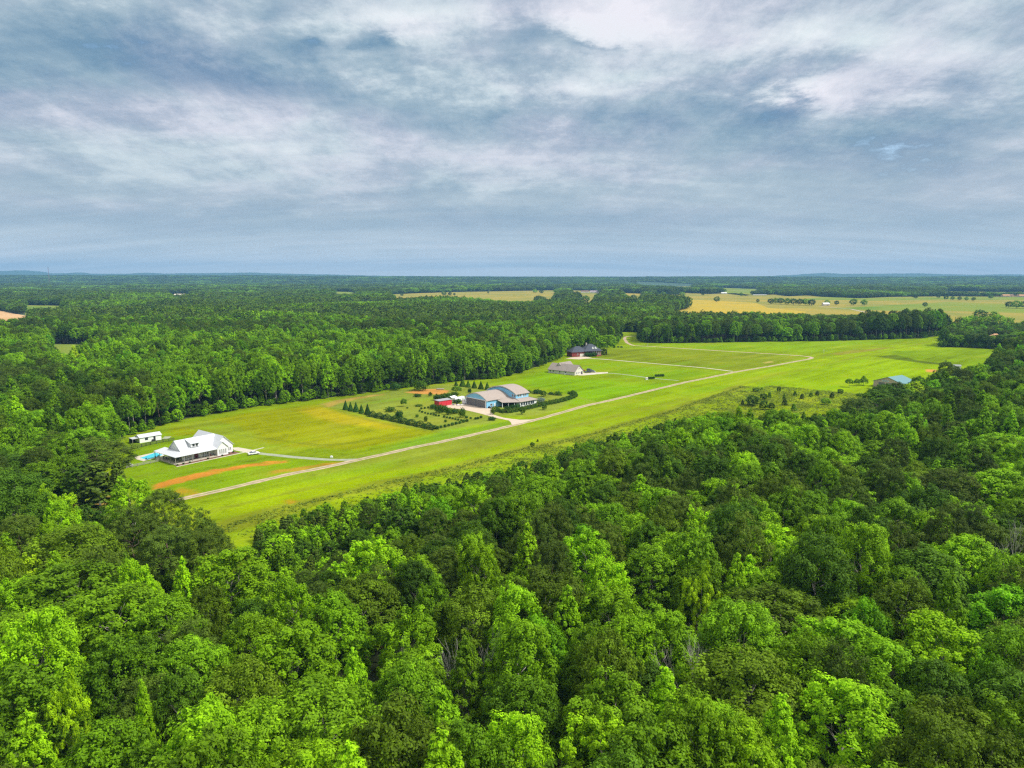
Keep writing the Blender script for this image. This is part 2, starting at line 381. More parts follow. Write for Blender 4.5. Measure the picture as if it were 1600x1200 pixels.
def grassmat(name, attr=True, c1=None, c2=None, c3=None, scale=.01):
    m, t = M(name); g = nd(t, 'ShaderNodeNewGeometry'); b = nd(t, 'ShaderNodeBsdfPrincipled', i_Roughness=.9); b.inputs['Specular IOR Level'].default_value = .0
    o = nd(t, 'ShaderNodeOutputMaterial'); t.links.new(b.outputs[0], o.inputs[0])
    if attr:
        c = nd(t, 'ShaderNodeAttribute', attribute_name='albedo').outputs['Color']
    else:
        c = ramp(t, noise(t, g.outputs['Position'], scale, 6, .6, .6), [(.3, c1), (.5, c2), (.7, c3)])
    n2 = noise(t, g.outputs['Position'], .9, 8, .75)
    v = ramp(t, n2, [(.25, (.62,.62,.62)), (.75, (1.32,1.32,1.32))])
    c = mixc(t, 1.0, c, v, 'MULTIPLY'); t.links.new(c, b.inputs['Base Color'])
    bn = nd(t, 'ShaderNodeBump', i_Strength=.6, i_Distance=.25); t.links.new(noise(t, g.outputs['Position'], 1.6, 6, .7), bn.inputs['Height']); t.links.new(bn.outputs[0], b.inputs['Normal'])
    return m
REG = [  # outline (px), albedo, softness m
 ([(180,720),(190,690),(262,664),(380,700),(400,712),(540,722),(480,740),(270,785),(180,790)], (.21,.36,.012), 6),
 ([(262,684),(275,668),(300,660),(400,642),(500,631),(560,652),(600,660),(690,674),(620,690),(560,702),(450,700),(400,696),(360,690),(340,676)], (.28,.335,.008), 4),
 ([(270,664),(330,655),(380,668),(420,690),(500,712),(540,716),(600,702),(690,682),(700,690),(560,716),(400,704),(330,680)], (.26,.36,.03), 5),
 ([(470,640),(500,636),(560,652),(640,668),(600,672),(540,662),(480,650)], (.42,.39,.02), 5),
 ([(498,632),(540,622),(640,607),(700,600),(760,600),(800,605),(850,614),(890,616),(905,625),(860,643),(826,652),(790,650),(765,662),(690,673),(640,668),(575,650)], (.235,.315,.06), 2.5),
 ([(560,716),(640,700),(760,675),(800,668),(840,668),(760,700),(640,725),(560,735),(480,745)], (.25,.33,.045), 12),
 ([(690,674),(760,664),(796,660),(780,668),(640,698),(560,714)], (.20,.38,.03), 5),
 ([(300,800),(560,738),(640,728),(780,700),(900,670),(1000,648),(1100,620),(1180,600),(1100,612),(1000,640),(900,668),(800,700),(620,760),(400,820)], (.30,.44,.006), 10),
 ([(800,600),(850,580),(900,590),(1000,600),(1060,598),(960,625),(900,635),(880,612)], (.20,.39,.006), 8),
 ([(945,545),(1060,545),(1260,557),(1240,566),(1140,580),(1000,568),(930,562)], (.21,.29,.022), 10),
 ([(1000,575),(1100,580),(1060,596),(1000,592),(940,580)], (.19,.34,.010), 10),
 ([(1010,537),(1470,527),(1300,545),(1280,552),(1100,545)], (.22,.37,.012), 8),
 ([(1290,552),(1380,540),(1480,526),(1470,545),(1380,555),(1200,590),(1100,606),(1000,632),(1100,590),(1220,572)], (.27,.42,.008), 14),
 ([(1200,600),(1280,568),(1400,560),(1520,572),(1440,592),(1330,612),(1200,606)], (.27,.44,.004), 12),
 ([(1380,560),(1400,548),(1560,545),(1560,574),(1500,573),(1440,562)], (.20,.33,.012), 4),
 ([(1360,556),(1400,555),(1440,564),(1500,571),(1500,574),(1420,565)], (.12,.19,.02), 3),
 ([(1060,655),(1130,612),(1200,602),(1320,612),(1350,618),(1280,655),(1130,660)], (.24,.35,.012), 7),
]
VERGE = GP([(310,830),(345,826),(400,808),(470,788),(520,776),(600,757),(680,738),(740,725),(800,706),(860,694),(920,680),(980,662),(1040,646),(1100,625),(1160,604)])
DIRT = [
 (GP([(237,764),(248,756),(262,751),(281,746),(319,737),(375,727),(410,722),(448,720),(448,722.5),(394,730),(337.5,740),(300,750),(262,759),(242,766)]), (.58,.25,.06), 1.5, .95),
 (GP([(283,762),(300,767),(318,772),(312,778),(286,772),(275,766)]), (.55,.27,.05), 5, .65),
 (GP([(430,734),(470,729),(520,722),(540,722),(500,730),(450,738),(420,742)]), (.50,.26,.06), 2, .7),
 (GP([(632,613),(660,608),(690,607),(703,611),(690,616),(660,616)]), (.62,.30,.13), 2, .9),
 (GP([(500,632),(525,626),(560,620),(600,615),(600,617),(560,624),(530,630),(515,636)]), (.45,.30,.12), 4, .7),
 (GP([(165,775),(180,762),(200,752),(196,762),(188,772),(178,785),(160,800),(90,806),(110,790)]), (.34,.19,.11), 3, .85),
 (GP([(445,783),(455,780),(468,783),(455,786)]), (.55,.30,.04), 3, .9),
 (GP([(1446,581),(1448,577.3),(1463,577.3),(1465,581),(1455,582)]), (.66,.34,.15), 2, 1.0),
 (GP([(1193,566),(1205,564.5),(1208,566),(1195,568)]), (.50,.42,.20), 2, .8),
 (GP([(1300,553),(1330,548),(1380,543),(1400,543),(1350,550),(1310,555)]), (.28,.24,.08), 4, .7),
]
AX = Vector((.70,.714))
TRACKS = [(GP([(300,669),(360,678),(450,690),(500,696),(545,693),(585,686),(640,683)]), 1.0, .6, (.15,.20,.03)),
 (GP([(505,634),(560,652),(600,662),(690,676)]), 1.2, .5, (.17,.20,.05)),
 (GP([(300,806),(450,770),(640,728),(800,690),(960,652),(1080,622),(1200,590),(1330,560),(1470,530)]), 1.6, .45, (.22,.25,.05)),
 (GP([(200,748),(260,735),(360,722),(430,716)]), 1.0, .4, (.20,.24,.06)), (GP([(640,722),(760,694),(900,664),(1010,636)]), 1.2, .35, (.27,.27,.06)),
 (GP([(800,606),(860,598),(930,600),(1000,606)]), 1.2, .4, (.17,.24,.03)), (GP([(890,618),(930,628),(905,634)]), 1.2, .5, (.30,.33,.09)), (GP([(1290,560),(1360,556),(1430,565),(1500,574)]), 1.4, .5, (.15,.20,.03)),
 (GP([(1270,559),(1340,545),(1420,535)]), 1.6, .4, (.27,.26,.08))]
def field_color(x, y):
    n = len(x); c = np.tile(np.array((.235,.36,.012)), (n,1))
    wob = (vnoise(x, y, 14, 1)-.5)*9+(vnoise(x, y, 4, 2)-.5)*4
    for P, col, soft in REG:
        Q = GP(P); ins = inpoly(x, y, Q); d = dpoly(x, y, Q); sd_ = np.where(ins, d, -d)+wob*min(1, soft/6)
        m = sstep(-soft, soft, sd_)[:,None]; c = c*(1-m)+np.array(col)*m
    # mowing streaks along the strip, and patches of clover and dry grass
    u = x*AX.x+y*AX.y; v = -x*AX.y+y*AX.x
    st = vnoise(u, v*9, 60, 3); mw = vnoise(u, v*40, 90, 13)*.6+vnoise(u, v*14, 45, 14)*.4; sp = vnoise(x, y, 2.2, 15); st2 = vnoise(u, v*3, 26, 4); pa = vnoise(x, y, 34, 5); pb = vnoise(x, y, 11, 6); pc = vnoise(x, y, 4.5, 7)
    val = 1+(mw-.5)*.30-.22*sstep(.72, .92, sp)+(st-.5)*.22+(st2-.5)*.16+(pa-.5)*.20+(pb-.5)*.16+(pc-.5)*.14
    c = c*val[:,None]
    dry = sstep(.58, .85, .6*st2+.4*pa)[:,None]*.35; c = c*(1-dry)+np.array((.33,.33,.05))*dry
    lush = sstep(.60, .85, .5*st+.5*vnoise(x, y, 40, 8))[:,None]*.35; c = c*(1-lush)+np.array((.16,.36,.012))*lush
    dv = dpoly(x, y, VERGE, False)+wob*.5
    # rough unmown side of the verge line
    side = np.zeros(n); 
    m = (sstep(6.5, 2.5, dv)*.85)[:,None]; vr = np.array((.22,.27,.03))*(.7+.6*pb)[:,None]
    c = c*(1-m)+vr*m
    for Q, wd_, k_, cc in TRACKS:
        dt = dpoly(x, y, Q, False)+(vnoise(x, y, 9, 17)-.5)*1.6; m = (np.maximum(sstep(wd_, wd_*.3, np.abs(dt-.9)), sstep(wd_*2.2, 0, dt)*.35)*k_*(.5+.7*vnoise(x, y, 12, 18)))[:,None]; c = c*(1-m)+np.array(cc)*m
    for Q, col, soft, amt in DIRT:
        ins = inpoly(x, y, Q); d = dpoly(x, y, Q); sd_ = np.where(ins, d, -d)+((vnoise(x, y, 3, 9)-.5)*2.4+(vnoise(x, y, 9, 10)-.5)*2)*min(1, soft)
        m = (sstep(-soft*.5, soft*.5, sd_)*amt*(.55+.45*sstep(.18, .5, vnoise(x, y, 2.6, 16)+.25*(d/4).clip(0,1))))[:,None]; c = c*(1-m)+np.array(col)*m*(.8+.4*pc)[:,None]
    return np.clip(c*np.array((.75,.70,.42)), 0, .8)
grid_sheet('airstrip_field', CLEAR, 1.5, .004, grassmat('field_grass'), field_color, 4)
gm_gold = grassmat('golden_grass', False, (.17,.20,.04), (.27,.235,.05), (.35,.26,.045), .005)
gm_green = grassmat('pasture_grass', False, (.11,.19,.025), (.18,.23,.035), (.25,.24,.045), .005)
gm_dirt = grassmat('bare_soil', False, (.46,.27,.12), (.52,.33,.17), (.56,.38,.2), .01)
FM = {'golden_field': gm_gold, 'hay_field': gm_gold, 'dirt_field': gm_dirt, 'hayfield_strip': gm_gold, 'farm_clearing': gm_gold, 'hay_clearing': gm_gold, 'forest_clearing': gm_gold}
for k, P in FIELDS.items(): sheet(k, P, .05, FM.get(k, gm_green))
# greener runs and a mown track inside the golden field
sheet('ripe_field', GP([(1050,479),(1075,468),(1180,473),(1200,481),(1260,487),(1240,503),(1060,502)]), .12, grassmat('ripe_grass', False, (.30,.25,.05), (.40,.30,.04), (.44,.30,.03), .01))
sheet('mown_field', GP([(1300,482),(1480,472),(1640,476),(1680,492),(1500,486),(1400,486)]), .12, gm_green)
sheet('green_field', GP([(1290,463),(1345,466.2),(1392,464.3),(1475,463.3),(1640,464.5),(1640,469),(1480,468),(1380,470),(1250,468)]), .12, gm_green)
band('farm_road', GP([(1280,479),(1330,483),(1352,488)]), 5, .18, gravel)

# roads
ROAD = GP([(266,784),(300,776),(350,765),(400,753),(450,741),(500,731.9),(559.5,718.8),(600,709.5),(640,700.4),(710,686),(780,669.8),(810,662.5),(837.5,656),(880,644),(910,635),(960,624),(1010,612),(1060,599.8),(1073.7,596.7),(1110,589.5),(1151,580.8),(1210,571),(1266,560.6),(1272,558.6),(1266,557.2),(1253,555.9),(1195,552.3),(1130,548.5),(1062,544.2),(1013,541),(989.8,540.3),(980,536),(975.5,529.5),(977,526),(986,525),(996,525)])
band('airstrip_road', ROAD, 3.5, .025, pbr('road_gravel', (.40,.30,.205), .95, .4, .3, bump=.3), .3)
band('road_median', ROAD[:23], .9, .032, pbr('median_gravel', (.22,.24,.08), .95, .5, .3), .3)
band('brick_house_lane', GP([(905,560),(930,560.2),(955,562.3),(992.5,565.6),(1060,571.3),(1100,574.6),(1144.9,580.3)]), 2.5, .021, concrete_pale, .25)
band('tan_house_lane', GP([(908.5,584.8),(925,583.6),(949,582.5),(985,586),(1015,590.8),(1060,594.6)]), 2.2, .018, greygravel, .2)
sheet('tan_house_driveway', GP([(903,586.5),(908,583),(930,582),(950,581.4),(950,583.2),(930,585),(912,586.6)]), .026, concrete_pale)
sheet('brick_house_driveway', GP([(884,560.5),(892,558.4),(905,557.4),(916,557.4),(925,559),(905,561.6)]), .028, concrete)
sheet('farmhouse_driveway', GP([(363,699.5),(372,699),(398,703.5),(405,706),(399,709),(388,708),(366,703.5)]), .03, concrete_pale)
band('farmhouse_lane', GP([(400,708),(425,710.3),(450,713.6),(475,716),(500,717.9),(543.8,719.6),(560,718)]), 3.2, .018, greygravel, .15)
sheet('hangar_apron', GP([(695,634.5),(706,631.5),(729.5,630.9),(757,637.2),(768,638.6),(773,643),(770,647.5),(779,650.5),(788,652.8),(800,654.6),(812,655.9),(828,655.6),(836,655),(818,660.5),(800,664),(798,660),(795,657),(779,653.8),(748,645.5),(722,639.5),(700,637)]), .035, concrete)
band('gravel_patch', GP([(255,684),(266,683.5)]), 5, .02, greygravel, .8)

# ------------------------------------------------------------------ hills at the horizon
SKY = [(-200,425),(0,424),(30,423),(50,422.5),(70,424),(88,427),(110,427),(130,425.3),(152,427.5),(200,428),(235,426),(262,427.5),(300,427),(350,426.5),(400,426),(440,427.5),(500,428.5),(545,429.5),(600,431),(800,432),(1000,432),(1150,431.5),(1200,431),(1225,430),(1260,427.5),(1282,426.4),(1310,428),(1400,427.5),(1425,427),(1450,428),(1480,428.5),(1520,429.5),(1560,428.5),(1600,429),(1800,430)]
RID = [(-200,430),(0,431),(200,431.8),(400,431.8),(560,433),(800,434),(1000,434),(1180,433.5),(1300,434.2),(1600,433),(1800,433)]
m_hill, t = M('far_woodland'); g = nd(t, 'ShaderNodeNewGeometry'); b = nd(t, 'ShaderNodeBsdfPrincipled', i_Roughness=.95); o_ = nd(t, 'ShaderNodeOutputMaterial'); t.links.new(b.outputs[0], o_.inputs[0])
c = ramp(t, noise(t, g.outputs['Position'], .004, 8, .7), [(.35, (.018,.05,.02)), (.65, (.04,.09,.025))]); t.links.new(c, b.inputs['Base Color'])
def hill(name, prof, r0, rc, r1, rough_):
    us = np.arange(-250, 1851, 3.5); pv = np.interp(us, [p[0] for p in prof], [p[1] for p in prof])
    pv = pv+(vnoise(us*1.0, us*0, 9, 11)-.5)*rough_+(vnoise(us*1.0, us*0+5, 3, 12)-.5)*rough_
    vs = []; rs = np.concatenate([np.linspace(r0, rc, 9), np.linspace(rc, r1, 4)[1:]])
    for u, pvv in zip(us, pv):
        dx = (u-800)/F; ztop = HC+(430.3-pvv)/F*rc
        for r in rs:
            k = sstep(r0, rc, r) if r <= rc else 1-.6*sstep(rc, r1, r)
            vs.append((dx*r, r, -1+(ztop+1)*k))
    n = len(rs); fs = [(i*n+j, (i+1)*n+j, (i+1)*n+j+1, i*n+j+1) for i in range(len(us)-1) for j in range(n-1)]
    me = bpy.data.meshes.new(name); me.from_pydata(vs, [], fs); me.materials.append(m_hill); me.shade_smooth(); return tag(link(name, me), kind='structure')
hill('hills', SKY, 11500, 14200, 15300, .5)
hill('low_ridge', RID, 4900, 7600, 8600, .3)

# ------------------------------------------------------------------ foliage
def leafmesh(name, P, N, Sz, tone, mat, asp=.62):
    n = len(P); N = N/np.linalg.norm(N, axis=1)[:,None]
    r = rng.normal(size=(n,3)); T = r-(r*N).sum(1)[:,None]*N; T /= np.linalg.norm(T, axis=1)[:,None]; B = np.cross(N, T)
    a = (Sz*.62)[:,None]; b = (Sz*.62*asp)[:,None]
    V = np.stack([P+T*a, P+B*b, P-T*a, P-B*b], 1).reshape(-1,3)
    me = bpy.data.meshes.new(name); me.vertices.add(4*n); me.vertices.foreach_set('co', V.ravel())
    me.loops.add(4*n); me.loops.foreach_set('vertex_index', np.arange(4*n)); me.polygons.add(n); me.polygons.foreach_set('loop_start', np.arange(n)*4)
    me.update(calc_edges=True); at = me.attributes.new('tone', 'FLOAT', 'POINT'); at.data.foreach_set('value', np.repeat(tone, 4))
    me.materials.append(mat); return me
def lobes_for(kind):
    L = []
    def add(c, r, zf, out): L.append((np.array(c), r, zf, np.array(out)))
    def env(n, cz, rx, rz, zmin, rl, k=(.60,.86), zf=1.0):
        i = 0; gold = 2.39996
        while i < n:
            z = 1-(1-zmin)*(i+.5)/n; a = i*gold+rng.uniform(-.4,.4); q = math.sqrt(max(0,1-z*z)); kk = rng.uniform(*k)
            d = np.array((math.cos(a)*q, math.sin(a)*q, z)); r = rng.uniform(*rl)
            add((d[0]*rx*kk, d[1]*rx*kk, cz+d[2]*rz*kk), r, zf*rng.uniform(.8,1.2), d); i += 1
    if kind == 'round': env(46, 12.8, 5.3, 8.6, -.70, (1.1,1.9), (.55,.92), 1.45)
    elif kind == 'broad': env(50, 13.8, 6.1, 7.2, -.60, (1.2,2.2), (.58,.92), .9)
    elif kind == 'oak': env(64, 13.2, 5.6, 7.6, -.62, (1.0,1.6), (.70,.9), .95)
    elif kind == 'open': env(30, 13.6, 5.6, 8.0, -.55, (1.0,1.6), (.5,1.08), 1.6)
    elif kind == 'plume':
        for i in range(40):
            f = (i+.5)/40; z = 5.5+f*14.5; rr = 5.3*(1-f)**.60; a = i*2.4+rng.uniform(-.3,.3); k = rng.uniform(.55,.95)
            d = np.array((math.cos(a), math.sin(a), .7)); add((d[0]*rr*k, d[1]*rr*k, z), rng.uniform(.95,1.5)*(1.15-.4*f), 1.9, d/np.linalg.norm(d))
        add((0,0,20.4), .9, 2.3, (0,0,1))
    elif kind == 'pine': env(95, 15.4, 4.9, 6.4, -.55, (.75,1.15), (.72,.98), .85)
    elif kind == 'pinewide': env(120, 13.6, 5.6, 7.8, -.7, (.75,1.15), (.66,1.0), .8)
    elif kind == 'young': 
        for i in range(26):
            f = (i+.5)/26; z = 1.5+f*18; rr = 5.4*(1-f)**.7; a = i*2.4; d = np.array((math.cos(a), math.sin(a), .5))
            kq = rng.uniform(.35,.8); add((d[0]*rr*kq, d[1]*rr*kq, z), rng.uniform(1.3,1.9)*(1.15-.3*f), 1.4, d/np.linalg.norm(d))
    elif kind == 'lone': env(46, 10.8, 5.6, 9.8, -.92, (1.3,2.1), (.6,.88), 1.1)
    elif kind == 'bushy': env(30, 10.5, 5.6, 10.5, -.85, (1.4,2.2), (.6,.85), 1.3)
    return L
def crown(name, kind, nl, size, mat, asp=.62, nsub=13, seed=None):
    L = lobes_for(kind); P = []; N = []; T = []; S_ = []
    tot = sum(r*r for _, r, _, _ in L)
    for c, r, zf, out in L:
        lt = rng.uniform(.80,1.18); k = nsub
        sdv = rng.normal(size=(k*3,3)); sdv /= np.linalg.norm(sdv, axis=1)[:,None]
        sdv = sdv[(sdv@out > -.35) & (sdv[:,2] > -.55)][:k]
        if len(sdv) == 0: continue
        per = max(2, int(nl*r*r/tot/len(sdv)))
        for s in sdv:
            stn = lt*rng.uniform(.82,1.18)
            q = rng.normal(size=(per,3)); q /= np.linalg.norm(q, axis=1)[:,None]; q *= (rng.random((per,1))**.45)*r*.42
            p = c+s*np.array((1,1,zf))*r*rng.uniform(.75,1.08)+q
            P.append(p); nn = s*.75+q/(r*.42)*.7+np.array((0,0,.35))+rng.normal(size=(per,3))*.33; N.append(nn)
            T.append(np.full(per, stn)*rng.uniform(.80,1.2,per)); S_.append(rng.uniform(.75,1.3,per)*size)
    return leafmesh(name, np.concatenate(P), np.concatenate(N), np.concatenate(S_), np.concatenate(T), mat, asp)
def trunk(name, mat, h=20, r=.28, limbs=9, z0=8, spread=4.2, up=.75):
    mb = MB(); p = Vector((0,0,-.3)); segs = 6
    pts = [p]
    for i in range(segs): pts.append(Vector((rng.uniform(-.25,.25)*(i+1)*.4, rng.uniform(-.25,.25)*(i+1)*.4, h*(i+1)/segs*.93)))
    for i in range(segs): mb.tube(pts[i], pts[i+1], r*(1-i/segs*.85), r*(1-(i+1)/segs*.85), 7)
    for k in range(limbs):
        f = rng.uniform(z0/h, .88); i = min(segs-1, int(f*segs)); b0 = pts[i].lerp(pts[i+1], f*segs-i); a = k*2.4+rng.uniform(-.4,.4)
        L_ = spread*(1.15-f*.6); d = Vector((math.cos(a), math.sin(a), up)).normalized(); b1 = b0+d*L_*.55+Vector((0,0,rng.uniform(-.2,.4))); b2 = b1+(d+Vector((rng.uniform(-.4,.4),rng.uniform(-.4,.4),.35))).normalized()*L_*.6
        rr = r*(1-f)*.55+.045; mb.tube(b0, b1, rr, rr*.6, 5); mb.tube(b1, b2, rr*.6, rr*.2, 5)
        b3 = b1+(d+Vector((rng.uniform(-.9,.9),rng.uniform(-.9,.9),.2))).normalized()*L_*.5; mb.tube(b1, b3, rr*.45, rr*.15, 4)
    me = bpy.data.meshes.new(name); me.from_pydata(mb.v, [], mb.f); me.materials.append(mat); me.shade_smooth(); return me
TR = trunk('trunk', bark); TR2 = trunk('trunk', bark, 19, .24, 11, 7, 4.6, 1.0); TP = trunk('trunk', pinebark, 18.5, .26, 10, 11, 3.4, .35)
NL = 21000
# key -> (crown mesh, trunk mesh, words)
V = {}
def var(key, kind, col, nl, size, tr, word, cname, asp=.62): V[key] = (crown('crown', kind, nl, size, LM[col], asp), tr, word, cname, col)
var('b1', 'round', 'bright', NL, .32, TR, 'billowing', 'bright green'); var('b2', 'plume', 'bright', NL, .32, TR2, 'pointed', 'bright green'); var('b3', 'open', 'bright', 16000, .32, TR2, 'loose', 'bright green')
var('y1', 'open', 'yellow', 16000, .31, TR2, 'loose', 'yellow-green'); var('y2', 'plume', 'yellow', 17000, .31, TR2, 'pointed', 'yellow-green')
var('l1', 'round', 'lush', NL, .32, TR, 'billowing', 'deep emerald green')
var('m1', 'broad', 'mid', NL, .32, TR, 'spreading', 'mid green'); var('m2', 'round', 'mid', NL, .32, TR2, 'billowing', 'mid green'); var('m3', 'oak', 'mid', 24000, .275, TR, 'rounded', 'mid green'); var('m4', 'plume', 'mid', NL, .31, TR2, 'pointed', 'mid green')
var('d1', 'broad', 'dark', NL, .32, TR, 'spreading', 'dark green'); var('d2', 'oak', 'dark', 24000, .275, TR, 'rounded', 'dark green')
var('o1', 'oak', 'olive', 24000, .275, TR, 'rounded', 'olive green'); var('o2', 'broad', 'olive', NL, .31, TR2, 'spreading', 'olive green')
var('p1', 'pine', 'pine', 26000, .24, TP, 'round-crowned', 'dull green', .35); var('p2', 'pinewide', 'pine', 30000, .25, TP, 'broad-crowned', 'dull green', .35)
# simpler crowns for trees far away
for k_, kd, col in (('fb','lone','bright'),('fm','lone','mid'),('fd','lone','dark'),('fo','lone','olive'),('fp','bushy','pine'),('fm2','lone','mid')):
    V[k_] = (crown('crown', kd, 1500, 1.05, LM[col], .7, 6), TR, 'rounded', {'bright':'bright green','mid':'mid green','dark':'dark green','olive':'olive green','pine':'dull green'}[col], col)
for k_, kd, col in (('ys','young','mid'),('ys2','bushy','bright'),('ys3','bushy','dark'),('ys4','young','pine')):
    V[k_] = (crown('crown', kd, 3200, .85, LM[col], .6, 9), TR, 'bushy', {'bright':'bright green','mid':'mid green','dark':'dark green','pine':'dull green'}[col], col)

# ------------------------------------------------------------------ forest layout
T_LIST = []   # x, y, r, h, key
def place_px(u, v, dpx, key, h=22):
    zc = h*.70; x, y = G(u, v, zc); dist = math.sqrt(x*x+y*y+(HC-zc)**2)
    r = dpx/2/F*dist; T_LIST.append((x, y, r, h, key))
PROM = [(584,886,85,'b3'),(456,957,65,'b1'),(456,1044,120,'b1'),(636,1010,92,'b3'),(677,957,60,'m2'),(554,1085,70,'b2'),(505,1137,150,'m1'),(640,1092,105,'m3'),(692,1152,105,'b2'),(730,1062,90,'m4'),(569,950,105,'o1'),(651,924,80,'d2'),(737,976,90,'o2'),(824,867,60,'b2'),(914,875,75,'b3'),(854,950,115,'o2'),(955,972,95,'b1'),(839,1017,80,'l1'),(816,1119,115,'m3'),(925,1044,90,'m2'),(985,1025,85,'b1'),(955,1130,125,'m2'),(805,1192,100,'b1'),(749,897,60,'b1'),
 (1022,894,100,'m3'),(1090,834,50,'b3'),(1202,867,88,'b3'),(1274,852,78,'b1'),(1322,822,60,'b1'),(1375,875,52,'b2'),(1397,819,68,'b1'),(1442,905,100,'d1'),(1506,886,80,'b1'),(1307,912,78,'y2'),(1150,920,60,'b2'),(1094,939,50,'y1'),(1034,1017,95,'b1'),(1116,1021,38,'b2'),(1210,969,150,'o1'),(1349,987,60,'l1'),(1300,1030,120,'b1'),(1370,1060,100,'b1'),(1469,1025,105,'b1'),(1574,969,100,'l1'),(1037,1119,105,'b2'),(1169,1089,140,'o2'),(1217,1165,95,'b2'),(1319,1137,125,'b1'),(1499,1164,125,'o1'),(1544,1085,60,'l1'),(1590,1119,100,'d1'),
 (207,833,82,'p2'),(270,872,95,'p1'),(258,806,66,'p1'),(117,867,95,'o2'),(310,838,60,'p2'),(155,905,80,'p2'),(330,872,70,'p1'),(213,927,52,'b1'),(288,925,42,'b2'),(360,910,105,'b1'),(110,933,120,'m1'),(177,973,115,'m1'),(262,985,95,'m3'),(322,962,60,'o1'),(33,1010,105,'m1'),(187,1063,88,'m2'),(300,1053,105,'m3'),(43,1117,115,'m2'),(107,1125,45,'y1'),(227,1140,48,'b2'),(283,1110,75,'d2'),(333,1165,105,'b2'),(395,1010,80,'m3'),(380,1100,95,'o2'),(410,1170,110,'m1'),
 (205,782,52,'b3'),(78,800,55,'y1'),(95,820,45,'b3'),(150,708,92,'p2'),(152,748,74,'ys4'),(128,740,50,'ys3'),(182,742,34,'ys4'),(100,735,46,'m1'),(28,720,80,'m1'),(25,775,70,'d1'),(60,745,50,'m3'),(30,850,60,'p1'),(15,900,60,'y1'),(10,960,70,'b1'),(45,690,50,'b1'),(75,700,50,'m2'),(130,690,60,'b1'),(165,665,48,'b3'),(60,660,50,'b1'),(115,660,45,'b2'),
 (1383,613,30,'d2'),(1400,612,26,'d1'),(1418,616,38,'y2'),(1436,601,24,'d2'),(1372,617,26,'d1'),(1490,690,60,'m4'),(1430,672,60,'p2'),(1405,620,42,'d2'),(1370,625,45,'d1'),(1430,612,52,'y2'),(1475,600,60,'m3'),(1340,640,50,'p1'),(1555,640,45,'b2'),(1515,610,50,'d2'),(1570,700,60,'b1'),(1510,720,70,'p2'),(1380,715,75,'b1'),(1320,735,70,'m3'),(1410,760,80,'o1'),(1480,770,80,'p1'),(1560,770,80,'b1'),(1300,690,60,'p1'),(1250,720,70,'m3')]
for p in PROM: place_px(p[0], p[1], p[2], p[3], 22 if p[1] > 760 else 18)
def jit_grid(x0, x1, y0, y1, s, j=.36):
    X, Y = np.meshgrid(np.arange(x0, x1, s), np.arange(y0, y1, s*.87)); X = X+(np.arange(X.shape[0])%2)[:,None]*s/2
    return (X+rng.uniform(-j, j, X.shape)*s).ravel(), (Y+rng.uniform(-j, j, X.shape)*s).ravel()
EXCL = [CLEAR]+list(FIELDS.values())
def free(x, y, marg):
    ok = np.ones(x.shape, bool)
    for i, P in enumerate(EXCL):
        ins = inpoly(x, y, P); d = dpoly(x, y, P); ok &= ~ins & (d > (marg if i == 0 else 3))
    return ok
hwid = 800/F+.035
def infr(x, y, m): return (np.abs(x) < y*hwid+m) & (y > 52)
def pick(x, y):
    """species patches: returns a key per tree"""
    n = len(x); a = vnoise(x, y, 70, 21); b = vnoise(x, y, 28, 22); q = rng.random(n); d = np.hypot(x, y)
    u, v = proj(x, y, 16)
    dark = (.40*a+.22*b+.38*q-.5)*1.35+.5
    # the right middle of the wood and the left corner by the big pine are pine and dark oak
    dk = dark+.22*sstep(90, 20, np.abs(x-150-.35*(y-300)))*sstep(250, 300, y)*(y < 480)*(u > 1150)
    dk = dk+.13*sstep(640, 850, y)
    br = sstep(420, 470, y)*sstep(820, 700, y)*(x < 120)*.14
    dk = dk-br-.02*(y < 220)
    out = np.empty(n, object)
    for i in range(n):
        t = dk[i]; r_ = q[i]*7.77 % 1
        if t < .25: out[i] = ('b1','b2','b3','y2')[int(r_*3.1)]
        elif t < .40: out[i] = ('b1','m4','b2','m2','l1')[int(r_*4.5)]
        elif t < .52: out[i] = ('m1','m2','m3','m4','b1','l1')[int(r_*5.3)]
        elif t < .62: out[i] = ('m3','d1','o1','o2','d2')[int(r_*5)]
        elif t < .72: out[i] = ('d1','d2','o1','p1','p2')[int(r_*5)]
        else: out[i] = ('p1','p2','d2')[int(r_*3)]
    return out
# near and middle wood
x, y = jit_grid(-700, 760, 50, 980, 8.4)
d = np.hypot(x, y); m = infr(x, y, 25) & (y < 960); x, y = x[m], y[m]
dn = dpoly(x, y, NEARL, False); nearside = (dn < 75) & (y < 620)
m = free(x, y, 3.2); x, y, dn, nearside = x[m], y[m], dn[m], nearside[m]
PX = np.array([(a[0], a[1], a[2]) for a in T_LIST])
keep = np.ones(len(x), bool)
for (a, b_, r_) in PX: keep &= np.hypot(x-a, y-b_) > r_*.75+2.6
x, y, dn, nearside = x[keep], y[keep], dn[keep], nearside[keep]
keys = pick(x, y); hh = rng.uniform(17, 25.5, len(x))+(vnoise(x, y, 60, 23)-.5)*5
_u, _v = proj(x, y, 0)
hh = np.where((y > 760) & (_u > 1340) & (_u < 1472), hh*1.32, hh); hh = np.where((y > 700) & (_u >= 1476), hh*.62, hh)
rr = rng.uniform(4.5, 6.3, len(x))
LOW = [GP([(40,806),(345,806),(345,850),(250,905),(60,900)]), GP([(340,880),(450,880),(480,990),(380,1000)])]
lowm = inpoly(x, y, LOW[0]) | inpoly(x, y, LOW[1])
near_ramp = np.where(nearside, sstep(0, 62, dn), 1.0)
hh = hh*(.36+.64*near_ramp); rr = rr*(.50+.5*near_ramp)
hh = np.where(lowm, np.minimum(hh, rng.uniform(5, 9, len(x))), hh); rr = np.where(lowm, np.minimum(rr, 3.2), rr)
